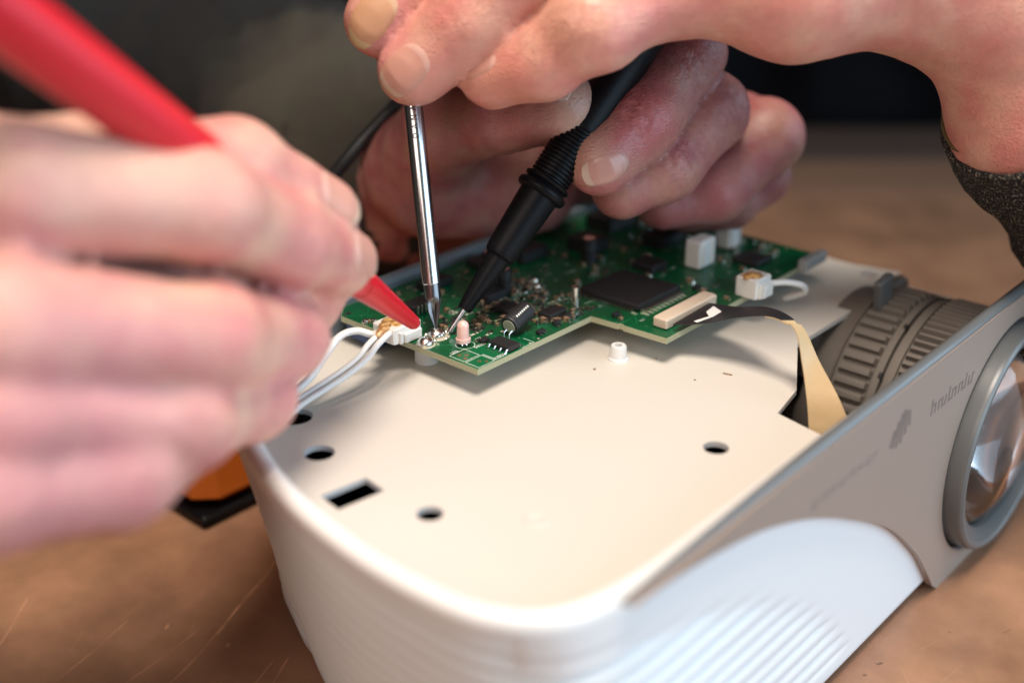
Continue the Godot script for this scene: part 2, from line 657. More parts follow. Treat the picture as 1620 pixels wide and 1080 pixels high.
func bench() -> void:
	# the worktop: a brown board, its texture holds only grain, stains and scratches
	var f := noise(0.004, 8, FastNoiseLite.TYPE_SIMPLEX, 21)
	f.fractal_gain = 0.62
	var N := 2048
	var im := f.get_seamless_image(N, N)
	im.convert(Image.FORMAT_RGB8)
	im.adjust_bcs(1.0, 0.15, 1.0)
	im.adjust_bcs(1.45, 1.0, 1.0)
	# scratches: world mm -> pixel is 4 px per mm, the picture repeats every 512 mm
	for q in [[-24, -53.5, -52, -40.5, 0.22, 4], [-48, -42.4, -60, -36.8, 0.34, 3], [-56, -38.6, -82, -28, 0.16, 3], [-62, -42, -98, -36, 0.14, 2], [-72, -60, -110, -48, 0.10, 3], [-53, -14.8, -70, -6, 0.26, 2], [-57, -16.5, -76, -9, 0.2, 2], [-60, -31, -61.2, -30.2, 0.4, 4], [-66, -50, -67.5, -49, 0.4, 4], [-70, -20, -95, -11, 0.16, 2], [-85, -90, -120, -60, 0.12, 3], [46.0, 102.6, 47.4, 103.2, -0.45, 3], [39.5, 102, 40.4, 102.3, -0.4, 3], [71, 111, 71.6, 111.3, -0.3, 2], [58, 108, 66, 110, 0.08, 1], [50, 118, 62, 119, 0.07, 1], [80, 122, 84, 123, -0.2, 1]]:
		scratch(im, Vector2(q[0], q[1]) * 4.0, Vector2(q[2], q[3]) * 4.0, q[4], q[5])
	for k in 420:
		var p := Vector2(rng.randf() * N, rng.randf() * N)
		var dir := Vector2.from_angle(rng.randf_range(-0.9, 0.2)) * rng.randf_range(4, 90)
		scratch(im, p, p + dir, rng.randf_range(-0.05, 0.09), 1)
	im.generate_mipmaps()
	var m := mat(Color(0.64, 0.335, 0.195), 0.42)
	m.albedo_texture = ImageTexture.create_from_image(im)
	m.roughness_texture = noise_tex(noise(0.02, 4, FastNoiseLite.TYPE_SIMPLEX, 31), 512, Color(0.75, 0.75, 0.75), Color.WHITE)
	M.bench = m
	# far edge lies square to the camera, 0.76 m out
	var sh := Shape.new()
	var ahead := Vector3(look_f.x, 0, look_f.z).normalized()
	var o := Vector3(eye.x, 0, eye.z)
	var poly := PackedVector2Array()
	for q in [[-900.0, -250.0], [1000.0, -250.0], [1000.0, 1000.0], [-900.0, 1000.0]]:
		var p: Vector3 = o + look_r * q[0] + ahead * q[1]
		poly.push_back(Vector2(p.x, p.z))
	sh.prism(poly, -30.0, 0.0)
	var t := obj("worktop", sh, m, self, 30.0, Vector4(4.0 / N, 0, 4.0 / N, 0))
	t.set_meta("kind", "structure")
	says(t, "brown hardboard worktop with fine scratches under the opened projector")
	t.set_meta("category", "worktop")
	# two darker strips added on the far worktop, their colours painting the light fall-off
	for layer in [["falloff_strip", [[-40.0, 652.0], [520.0, 672.0], [540.0, 980.0], [-20.0, 985.0]], 0.1, 1.6, Color(0.235, 0.128, 0.082), "added brown strip on the far worktop, first step of the painted light fall-off", "mat"], ["dark_falloff_strip", [[-10.0, 716.0], [540.0, 730.0], [560.0, 985.0], [0.0, 988.0]], 1.7, 5.0, Color(0.085, 0.056, 0.044), "added darker strip on the far worktop, second step of the painted light fall-off", "falloff_layer"]]:
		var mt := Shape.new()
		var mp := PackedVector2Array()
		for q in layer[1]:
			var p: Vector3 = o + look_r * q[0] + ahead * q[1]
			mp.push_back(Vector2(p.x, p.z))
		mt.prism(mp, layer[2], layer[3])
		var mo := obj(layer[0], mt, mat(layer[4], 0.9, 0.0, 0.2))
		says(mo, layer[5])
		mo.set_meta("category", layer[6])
	# black heap added behind the strips, the dark end of the painted fall-off
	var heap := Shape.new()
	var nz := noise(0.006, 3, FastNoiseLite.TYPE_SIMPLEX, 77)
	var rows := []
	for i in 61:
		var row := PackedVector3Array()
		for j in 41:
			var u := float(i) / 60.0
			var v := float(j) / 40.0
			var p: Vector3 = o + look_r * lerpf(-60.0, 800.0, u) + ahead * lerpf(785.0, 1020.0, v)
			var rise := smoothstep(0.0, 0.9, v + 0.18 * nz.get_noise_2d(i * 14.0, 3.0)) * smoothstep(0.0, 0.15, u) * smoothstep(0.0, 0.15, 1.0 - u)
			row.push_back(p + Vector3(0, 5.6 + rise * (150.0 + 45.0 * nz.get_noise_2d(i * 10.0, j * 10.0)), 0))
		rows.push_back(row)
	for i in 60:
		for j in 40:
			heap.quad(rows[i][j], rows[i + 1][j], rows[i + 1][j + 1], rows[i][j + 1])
	var hp := obj("falloff_heap", heap, mat(Color(0.006, 0.0055, 0.0065), 1.0, 0.0, 0.1), self, 80.0)
	says(hp, "black heap added at the far edge of the worktop to end the painted fall-off")
	hp.set_meta("category", "falloff_heap")
	var w := Shape.new()
	var c := o + ahead * 1700.0
	w.box(c + Vector3(0, 100, 0), Vector3(3000, 2600, 60), 0.0, Basis(look_r, Vector3.UP, -ahead))
	var wl := obj("background_wall", w, M.wall)
	wl.set_meta("kind", "structure")
	says(wl, "dark unlit room wall far behind the worktop")
	wl.set_meta("category", "wall")


func scratch(im: Image, a: Vector2, b: Vector2, v: float, wide: int) -> void:
	var n := int(a.distance_to(b)) + 1
	var N := im.get_width()
	var side := (b - a).orthogonal().normalized()
	for i in n + 1:
		for w in wide:
			var p := a.lerp(b, float(i) / n) + Vector2(0, sin(i * 0.03) * 1.5) + side * (w - wide * 0.5)
			var x := posmod(int(p.x), N)
			var y := posmod(int(p.y), N)
			var c := im.get_pixel(x, y)
			var k := v * (0.6 + 0.4 * sin(i * 0.09 + w)) * (1.0 if i > 3 and i < n - 3 else 0.5)
			im.set_pixel(x, y, Color(clampf(c.r + k, 0, 1), clampf(c.g + k, 0, 1), clampf(c.b + k, 0, 1)))


var device: Node3D
var board: MeshInstance3D


func arch(x: float) -> float:      # lower edge of the front bezel, height over x
	var pts := [Vector2(-62, 77), Vector2(-50, 76.2), Vector2(-33, 74.0), Vector2(-16, 70.5), Vector2(5, 63.0), Vector2(28, 51.5), Vector2(49, 38.5), Vector2(69, 21.0), Vector2(79, 9.5), Vector2(84.5, 2.5)]
	if x <= pts[0].x: return pts[0].y
	for k in pts.size() - 1:
		if x <= pts[k + 1].x:
			var p: Vector2 = pts[k]
			var q: Vector2 = pts[k + 1]
			var before: Vector2 = pts[maxi(k - 1, 0)]
			var after: Vector2 = pts[mini(k + 2, pts.size() - 1)]
			var w := q.x - p.x
			var m0 := (q.y - before.y) / (q.x - before.x) * w
			var m1 := (after.y - p.y) / (after.x - p.x) * w
			var t := (x - p.x) / w
			return (2 * t * t * t - 3 * t * t + 1) * p.y + (t * t * t - 2 * t * t + t) * m0 + (3 * t * t - 2 * t * t * t) * q.y + (t * t * t - t * t) * m1
	return pts[-1].y - (x - pts[-1].x)


func rib_top(x: float) -> float:   # the ribs of the front run out under this curve
	var pts := [Vector2(-60, 69), Vector2(-49, 66), Vector2(-34, 62), Vector2(-19, 56), Vector2(0, 45), Vector2(15, 34), Vector2(27, 22), Vector2(36, 11), Vector2(44, -10)]
	if x <= pts[0].x: return pts[0].y
	for k in pts.size() - 1:
		if x <= pts[k + 1].x: return lerpf(pts[k].y, pts[k + 1].y, (x - pts[k].x) / (pts[k + 1].x - pts[k].x))
	return -10.0


func projector() -> void:
	device = thing("projector", "white and taupe projector with its lid off, lens at its right front", "projector", Vector3(30, 0, 25))
	# --- the lower case: walls with ribs round the left side, a rounded rim, open on top
	var key := [Vector2(146, 98), Vector2(120, 98), Vector2(90, 98), Vector2(60, 98), Vector2(30, 98), Vector2(0, 98), Vector2(-30, 98), Vector2(-52, 98), Vector2(-65, 96.5), Vector2(-75, 92.5), Vector2(-81.5, 84.5), Vector2(-84.5, 73), Vector2(-84.5, 52), Vector2(-80.5, 27), Vector2(-73, 4), Vector2(-62, -18), Vector2(-46, -36), Vector2(-25, -46.5), Vector2(0, -48.5), Vector2(40, -48.5), Vector2(80, -48.5), Vector2(120, -48.5), Vector2(139, -47), Vector2(146, -40), Vector2(146, 0), Vector2(146, 50), Vector2(146, 94)]
	var line := spline(key + [key[0]], 9)
	line.pop_back()
	var n := line.size()
	var out := []
	for i in n:
		var e: Vector2 = line[(i + 1) % n] - line[(i + n - 1) % n]
		out.push_back(Vector2(-e.y, e.x).normalized() * (1.0 if Vector2(-e.y, e.x).dot(line[i] - Vector2(30, 25)) > 0 else -1.0))
	var rings := []
	var hs := []
	for k in 9:
		var a := PI * 0.5 * k / 8.0
		hs.push_back([1.5 + 4.0 * (1.0 - cos(a)), 1.0 - sin(a), 0.0])
	var y := 6.0
	while y < 74.5:
		hs.push_back([y, 0.0, 0.0])
		y += 0.5
	for k in 7:
		var a := PI * k / 6.0
		hs.push_back([75.4 + 2.4 * sin(a), 0.0, 2.3 * (1.0 - cos(a))])
	for d in [72.0, 68.0, 60.0, 40.0, 8.0]: hs.push_back([d, 0.0, 4.8])
	for h in hs:
		var r := PackedVector3Array()
		for ii in n:
			var i := n - 1 - ii
			var p: Vector2 = line[i]
			var o: Vector2 = out[i]
			var left := clampf(-o.x * 1.15, 0.0, 1.0)
			var top := 1.0
			# right of the lens only a low tray is left
			var low := smoothstep(84.0, 92.0, p.x) if o.y > 0.3 else (smoothstep(100.0, 130.0, p.x) if o.y < -0.3 else smoothstep(100.0, 140.0, p.x))
			top = lerpf(1.0, 0.82 if o.y < 0.3 else 0.03, low)
			var hh: float = h[0]
			var taper := 16.0 * left * left * (1.0 - clampf(hh / 75.0, 0.0, 1.0))
			var curl: float = h[1] * 3.5
			var rib := 0.0
			var fade := smoothstep(5.0, 12.0, hh) * (1.0 - smoothstep(69.0, 74.0, hh))
			if o.y > 0.6: fade *= smoothstep(0.0, 7.0, rib_top(p.x) - hh)
			if low < 0.5: rib = lerpf(0.8 + 0.8 * (1.0 - smoothstep(-50.0, 0.0, p.x)), 3.2, clampf(left * 1.4, 0.0, 1.0)) * (pow(absf(sin(PI * hh / 4.8)), 0.7) - 1.0) * fade
			var inset: float = h[2]
			var q := p + o * (rib - taper - curl - inset)
			r.push_back(Vector3(q.x, hh * top, q.y))
		rings.push_back(r)
	var sh := Shape.new()
	sh.loft(rings, true, false)
	says(obj("lower_case", sh, M.white, device, 50.0), "white ribbed lower case of the projector")
	# --- the deck: a plate with holes
	var deck := CSGPolygon3D.new()
	var poly := PackedVector2Array()
	for i in n:
		var q: Vector2 = line[i] - out[i] * 5.4
		if q.x < 31.0 or q.y < 40.0: poly.push_back(Vector2(minf(q.x, 144.0), q.y) * MM)
	var cut := PackedVector2Array()
	for q in poly:
		if not (q.x > 0.084 and q.y > 0.052): cut.push_back(q)
	# front right part of the outline: step round the lens
	var p2 := PackedVector2Array()
	for q in cut: p2.push_back(q)
	deck.polygon = outline_with_step(p2)
	deck.depth = 1.4 * MM
	deck.material = M.deck
	hang(deck, "deck_plate", device)
	deck.transform = Transform3D(Basis(Vector3.RIGHT, PI / 2), (Vector3(0, 68.0 - 1.4, 0) - bases[device]) * MM)
	for h in [[-52.9, 4.2, 3.6], [-54.5, 41.6, 2.9], [9.4, 71.5, 3.0], [135.8, 47.0, 2.6], [-45.0, -13.8, 4.2]]:
		var c := CSGCylinder3D.new()
		c.radius = h[2] * MM; c.height = 0.02; c.sides = 40
		c.operation = CSGShape3D.OPERATION_SUBTRACTION
		c.name = "hole"
		deck.add_child(c, true)
		c.transform = Transform3D(Basis(Vector3.RIGHT, PI / 2), Vector3(h[0], h[1], 0) * MM)
	for h in [[-59.8, 23.2, 12.0, 7.2, 8.0]]:
		var c := CSGBox3D.new()
		c.size = Vector3(h[2] * MM, h[3] * MM, 0.02)
		c.operation = CSGShape3D.OPERATION_SUBTRACTION
		c.name = "slot"
		deck.add_child(c, true)
		c.transform = Transform3D(Basis(Vector3.FORWARD, deg_to_rad(-h[4])), Vector3(h[0], h[1], 0) * MM)
	# screw posts and a pressed dimple
	for q in [[33.2, 25.4], [-1.2, -12.5], [26, -30], [110, -20]]:
		var s := Shape.new()
		s.lathe(Vector3(q[0], 67.6, q[1]), Vector3.UP, [Vector2(0, 3.0), Vector2(1.0, 2.7), Vector2(1.2, 2.35), Vector2(4.2, 2.2), Vector2(4.6, 1.9), Vector2(4.6, 1.0), Vector2(2.2, 0.9)] if q[0] == 33.2 else [Vector2(0, 3.2), Vector2(6.6, 3.0)], 28, false, true)
		obj("screw_post", s, M.post, device)
	var dm := Shape.new()
	dm.lathe(Vector3(-41.1, 67.9, 59.9), Vector3.UP, [Vector2(0, 3.0), Vector2(0.35, 2.6), Vector2(0.35, 1.6), Vector2(0.12, 1.2)], 28, false, true)
	obj("dimple", dm, M.deck, device)
	# black plate added below the deck, painting the shade inside the holes
	var tray := Shape.new()
	var tp := PackedVector2Array()
	for q in deck.polygon: tp.push_back(Vector2(q.x * 1000.0 * 0.92 + 2.0, q.y * 1000.0 * 0.92 + 1.0))
	tray.prism(tp, 46.0, 52.0)
	obj("hole_shade_plate", tray, M.inside_shade, device)
	# strip added inside the back wall, cool shade painted in its blue-grey
	var rear := Shape.new()
	rear.box(Vector3(64, 71.4, -45.2), Vector3(150, 14.6, 5.0), 1.2)
	says(obj("rear_wall_shade", rear, M.cool_shade, device), "added strip along the inside of the back wall, its cool shade painted blue-grey")
	# crumbs of plastic on the deck
	for q in [[44.5, 52.5, 0.5, 2.6], [24, 24.6, 0.7, 0.7], [40, 33, 0.6, 0.6], [36, 48, 0.5, 0.5]]:
		var s := Shape.new()
		s.box(Vector3(q[0], 68.15, q[1]), Vector3(q[2], 0.3, q[3]), 0.1, Basis(Vector3.UP, 0.25))
		obj("crumb", s, M.tan_chip, device)
	bezel_and_lens()
	ribbon()
	wires()


func outline_with_step(p: PackedVector2Array) -> PackedVector2Array:
	var r := PackedVector2Array()
	var stepped := false
	var seen_right := false
	for q in p:
		if q.x > 0.1439: seen_right = true
		if q.x > 0.1385 and q.y < -0.036: continue
		if seen_right and q.y > 0.048 and not stepped: continue
		r.push_back(q)
	# the outline starts at the front beside the lens and ends on the right wall: close it round the lens recess
	for q in [[144.0, 53.5], [132.0, 56.0], [104.0, 56.6], [74.0, 56.4], [61.0, 63.6], [48.5, 70.5], [34.0, 73.4], [30.8, 88.0], [31.5, 92.4]]:
		r.push_back(Vector2(q[0], q[1]) * MM)
	return r


func bezel_and_lens() -> void:
	var pl := PackedVector2Array()
	var top := spline([Vector2(-63, 77.2), Vector2(-20, 78.6), Vector2(40, 79.6), Vector2(100, 80.6), Vector2(140, 81.0), Vector2(152, 79.0), Vector2(159, 71), Vector2(161, 55), Vector2(161, 30), Vector2(160, 4), Vector2(157, 0.5)], 6)
	for q in top: pl.push_back(q * MM)
	pl.push_back(Vector2(120, 0.0) * MM)
	pl.push_back(Vector2(88.0, 0.0) * MM)
	var x := 84.5
	while x > -60.0:
		pl.push_back(Vector2(x, arch(x)) * MM)
		x -= 1.5
	var b := CSGPolygon3D.new()
	b.polygon = pl
	b.depth = 2.0 * MM
	b.material = M.taupe
	hang(b, "front_bezel", device)
	b.position = (Vector3(0, 0, 98.15 + 2.0) - bases[device]) * MM
	var c := CSGCylinder3D.new()
	c.radius = 35.4 * MM; c.height = 0.02; c.sides = 96
	c.operation = CSGShape3D.OPERATION_SUBTRACTION
	c.name = "hole"
	b.add_child(c)
	c.transform = Transform3D(Basis(Vector3.RIGHT, PI / 2), Vector3(LENS.x * MM, LENS.y * MM, 0))
	says(b, "taupe front bezel with dark printed marks")
	# a raised lip along the bezel's top edge
	var lip := Shape.new()
	var path := []
	for q: Vector2 in top: path.push_back(Vector3(q.x, q.y, 98.2))
	var thick := []
	for k in path.size(): thick.push_back(lerpf(0.5, 1.7, minf(1.0, k / 9.0)))
	lip.tube(path, thick, 10)
	obj("bezel_lip", lip, M.ring, device)
	# print on the bezel, too blurred to read: a mark and two lines of strokes
	var pr := Shape.new()
	var z := 100.15
	for k in 13:
		var x0 := 63.0 + k * 2.05
		var tall := 3.0 if k % 5 != 0 else 4.4
		pr.box(Vector3(x0, 65.2 + tall * 0.5, z), Vector3(0.75, tall, 0.1))
		if k % 3 != 1: pr.box(Vector3(x0 + 0.85, 65.2 + (2.7 if k % 2 == 0 else 0.4), z), Vector3(0.95, 0.6, 0.1))
	for k in 6:
		pr.box(Vector3(41.0 + k * 1.7, 67.5 + k * 0.5, z), Vector3(1.2, 10.0 - absf(k - 2.5) * 2.2, 0.1), 0.0, Basis(Vector3(0, 0, 1), -0.35 + k * 0.1))
	obj("printed_mark", pr, M.print_dark, device)
	var pf := Shape.new()
	for k in 15:
		pf.box(Vector3(3.0 + k * 2.1, 67.2, z), Vector3(0.6, 2.4 - (k % 3) * 0.4, 0.1))
		if k % 2 == 0: pf.box(Vector3(3.9 + k * 2.1, 66.2 + (k % 3) * 0.8, z), Vector3(1.0, 0.5, 0.1))
	obj("printed_line", pf, mat(Color(0.22, 0.17, 0.15), 0.6), device)
	# --- lens ring at the front, with stepped funnel inside
	var c3 := Vector3(LENS.x, LENS.y, 0)
	var ax := Vector3(0, 0, 1)
	var ring := Shape.new()
	var prof := [Vector2(88, 34.0), Vector2(103.2, 34.0), Vector2(104.4, 33.6), Vector2(105.0, 32.9), Vector2(105.0, 32.0), Vector2(104.7, 31.5)]
	var r := 31.5
	var zz := 104.7
	for k in 4:
		prof.push_back(Vector2(zz - 0.5, r - 0.2)); prof.push_back(Vector2(zz - 0.45, r - 0.95))
		zz -= 0.48; r -= 0.95
	prof.push_back(Vector2(zz - 0.8, r - 0.1)); prof.push_back(Vector2(zz - 5.0, r - 0.3))
	ring.lathe(c3, ax, prof, 96, false, false)
	var rg := obj("lens_ring", ring, M.ring, device, 30.0)
	var fun := Shape.new()
	fun.lathe(c3, ax, [Vector2(70, 12.5), Vector2(72, 14.0), Vector2(84, 18.5), Vector2(84.5, 22.5), Vector2(98.0, 27.3)], 72, true, false)
	obj("lens_funnel", fun, M.funnel, rg, 30.0)
	var gl := Shape.new()
	var R := 27.3
	var gp := []
	for k in 11:
		var s := float(k) / 10.0
		gp.push_back(Vector2(99.0 - 3.0 * (1.0 - s * s), R * maxf(s, 0.001)))
	for k in 15:
		var s := 1.0 - float(k) / 14.0
		gp.push_back(Vector2(101.4 + 7.0 * (1.0 - s * s), R * maxf(s, 0.001)))
	gl.lathe(c3, ax, gp, 72, true, true)
	says(obj("lens_glass", gl, M.glass, rg, 60.0), "clear bulging front glass of the lens")
	var g2 := Shape.new()
	g2.lathe(c3, ax, [Vector2(78, 0.01), Vector2(78.0, 15.0), Vector2(79.5, 15.6), Vector2(82.0, 13.0), Vector2(84.0, 8.0), Vector2(84.8, 0.01)], 60)
	obj("inner_lens", g2, M.inner_lens, rg, 60.0)
	# --- barrel: two ribbed rings behind the bezel
	var body := Shape.new()
	body.lathe(c3, ax, [Vector2(52, 31.5), Vector2(60.5, 31.5), Vector2(60.5, 32.9), Vector2(61.2, 33.1), Vector2(61.2, 32.1), Vector2(73.0, 32.1), Vector2(73.0, 33.7), Vector2(75.0, 33.7), Vector2(75.0, 31.5), Vector2(76.2, 31.5), Vector2(76.2, 33.8), Vector2(78.6, 33.8), Vector2(78.6, 32.7), Vector2(97.0, 32.7)], 96, true, false)
	var bar := obj("lens_barrel", body, M.barrel, device, 30.0)
	ribbed(bar, "zoom_ring", 62.0, 72.2, 32.1, 1.5, 56, 0.62)
	ribbed(bar, "focus_ring", 78.9, 96.0, 32.7, 1.5, 84, 0.55)
	var tab := Shape.new()
	tab.box(Vector3(LENS.x - 7.0, LENS.y + 34.5, 64.0), Vector3(7.6, 13.0, 2.6), 0.4, Basis(Vector3(0, 0, 1), 0.20))
	obj("focus_tab", tab, M.ring, bar)
	var notch := Shape.new()
	for a in [2.0, 2.5, 3.0]:
		notch.box(c3 + Vector3(cos(a), sin(a), 0) * 33.6 + Vector3(0, 0, 74.9), Vector3(1.0, 1.6, 1.2), 0.1, Basis(Vector3(0, 0, 1), a))
	obj("index_mark", notch, M.black, bar)
	# block that carries the barrel
	var mount := Shape.new()
	mount.box(Vector3(LENS.x, 30.0, 50.5), Vector3(58, 66, 5.5), 1.0)
	mount.box(Vector3(LENS.x + 16.0, 65.5, 56.5), Vector3(14, 8, 5.0), 1.0)
	obj("lens_mount", mount, M.barrel, device)


const LENS := Vector2(116.0, 38.5)


func ribbed(parent: Node, called: String, z0: float, z1: float, r0: float, tall: float, count: int, share: float) -> void:
	var sh := Shape.new()
	var per := 8
	var n := count * per
	var rings := []
	for lev in [[z0, 0.0, 0.0], [z0 + 0.05, 0.0, 0.35], [z0 + 0.6, 1.0, 0.35], [z1 - 0.6, 1.0, 0.35], [z1 - 0.05, 0.0, 0.35], [z1, 0.0, 0.0]]:
		var r := PackedVector3Array()
		for i in n:
			var s := float(i % per) / per
			var up := smoothstep(0.0, 0.16, s) * (1.0 - smoothstep(share, share + 0.16, s))
			var rr: float = r0 + lev[2] + tall * up * lev[1]
			var a := TAU * i / n
			r.push_back(Vector3(LENS.x + cos(a) * rr, LENS.y + sin(a) * rr, lev[0]))
		rings.push_back(r)
	sh.loft(rings, false, false)
	obj(called, sh, M.barrel, parent, 32.0)


func ribbon() -> void:
	# flat cable: pairs of its left and right edge, in mm
	var L := [Vector3(42.6, 78.0, 36.0), Vector3(46.7, 79.2, 43.1), Vector3(48.6, 82.8, 52.0), Vector3(48.8, 85.6, 61.5), Vector3(48.0, 84.0, 68.2), Vector3(45.8, 77.0, 72.3), Vector3(41.5, 69.5, 77.0), Vector3(39.0, 61.0, 80.0)]
	var R := [Vector3(61.5, 78.0, 35.0), Vector3(60.2, 80.0, 45.0), Vector3(57.6, 83.4, 54.2), Vector3(52.2, 85.6, 63.8), Vector3(52.6, 82.4, 68.6), Vector3(51.2, 76.0, 74.2), Vector3(47.4, 69.5, 82.8), Vector3(46.5, 61.0, 88.6)]
	var l := spline(L, 8)
	var r := spline(R, 8)
	strip("black_tape", l, r, 0, 27, 0.0, M.black)
	strip("ribbon_cable", l, r, 22, l.size() - 1, -0.35, M.ribbon)
	var conn := Shape.new()
	conn.box(Vector3(54.2, 77.6, 32.2), Vector3(24.5, 3.0, 4.6), 0.4)
	obj("ribbon_connector", conn, M.beige, device)
	# torn label on the tape
	var lab := PackedVector2Array([Vector2(0, 0), Vector2(5.5, 0.5), Vector2(6.8, -1.6), Vector2(11.0, -2.6), Vector2(10.4, 1.8), Vector2(7.2, 2.6), Vector2(5.8, 1.2), Vector2(0.2, 0.9)])
	var s := Shape.new()
	s.prism(lab, 0.0, 0.15)
	var x := Transform3D(Basis(Vector3(1, 0, 0), 0.14) * Basis(Vector3(0, 0, 1), 0.02) * Basis(Vector3.UP, -0.12), Vector3(45.5, 79.35, 40.6))
	obj("torn_label", s.moved(x), M.jst, device)


func strip(called: String, l: Array, r: Array, from: int, to: int, drop: float, m: Material) -> void:
	var rings := []
	for k in range(from, to + 1):
		var d: Vector3 = l[mini(k + 1, to)] - l[maxi(k - 1, from)]
		var w: Vector3 = r[k] - l[k]
		var up := w.cross(d).normalized()
		if up.y < 0.0 and k < 30: up = -up
		var ring := PackedVector3Array()
		for i in 9: ring.push_back(l[k].lerp(r[k], i / 8.0) + up * (drop + 0.15))
		for i in 9: ring.push_back(l[k].lerp(r[k], 1.0 - i / 8.0) + up * (drop - 0.15))
		rings.push_back(ring)
	# make the outside face out
	var sh := Shape.new()
	sh.loft(rings)
	obj(called, sh, m, device, 30.0)


func wires() -> void:
	for k in 2:
		var o := Vector3(0.75, 0, 0.9) * (k * 2.0 - 1.0)
		var w := Shape.new()
		w.tube(spline([Vector3(-11.5, 79.0, -16.0) + o, Vector3(-15.5, 79.5, -14.0) + o, Vector3(-19.5, 78.5, -13.2) + o, Vector3(-24.5, 77.0, -11.7) + o, Vector3(-31.0, 75.0, -11.8) + o * 1.1, Vector3(-38.0, 73.5, -12.2) + o * 1.1, Vector3(-46.0, 72.0, -12.2) + o, Vector3(-54.0, 70.5, -10.0) + o]), 0.82, 12)
		obj("white_wire", w, M.wire, device)
	var gl := Shape.new()
	gl.tube(spline([Vector3(-11.0, 80.0, -16.6), Vector3(-13.2, 80.2, -15.6), Vector3(-15.5, 79.9, -14.6), Vector3(-17.2, 79.5, -14.2)], 4), [1.6, 1.7, 1.6, 1.5, 1.55, 1.5, 1.4, 1.3, 1.25, 1.1, 0.95, 0.8, 0.4], 12)
	var gn := noise(0.4, 2, FastNoiseLite.TYPE_SIMPLEX, 44)
	for i in gl.t.size(): gl.col[i] = Color(0.22, 0.06, 0.008).lerp(Color(0.75, 0.48, 0.20), clampf(0.55 + 1.1 * gn.get_noise_3dv(gl.t[i] * 1.5), 0.0, 1.0))
	obj("glue", gl, M.glue, device, 50.0, Vector4.ZERO, true)
	var v := Shape.new()
	v.tube(spline([Vector3(-12.5, 78.6, -17.6), Vector3(-16.5, 79.6, -16.5), Vector3(-20.0, 81.2, -18.4), Vector3(-25.0, 81.2, -19.0), Vector3(-31.0, 79.0, -17.5), Vector3(-39.0, 75.5, -15.2), Vector3(-48.0, 72.5, -15.0), Vector3(-56.0, 70.0, -14.0)]), 0.95, 12)
	obj("white_wire", v, M.wire, device)


const TOP := 76.0          # upper face of the circuit board
const PX := 15.0           # texture pixels per mm


func bp(x: float, z: float) -> Vector2i:
	return Vector2i(int((x + 9.0) * PX), int((z + 46.0) * PX))


func dash(im: Image, x0: float, z0: float, x1: float, z1: float, c: Color) -> void:
	var a := bp(minf(x0, x1), minf(z0, z1))
	var b := bp(maxf(x0, x1), maxf(z0, z1))
	im.fill_rect(Rect2i(a, (b - a).max(Vector2i(2, 2))), c)


func track(im: Image, a: Vector2, b: Vector2, w: float, c: Color) -> void:
	var n := int(a.distance_to(b) * PX * 0.7) + 1
	var k := maxi(1, int(w * PX))
	for i in n + 1:
		var p := a.lerp(b, float(i) / n)
		im.fill_rect(Rect2i(bp(p.x, p.y) - Vector2i(k / 2, k / 2), Vector2i(k, k)), c)


func disc(im: Image, x: float, z: float, r: float, c: Color) -> void:
	var o := bp(x, z)
	var k := int(r * PX)
	for j in range(-k, k + 1):
		var h := int(sqrt(float(k * k - j * j)))
		im.fill_rect(Rect2i(o.x - h, o.y + j, h * 2 + 1, 1), c)


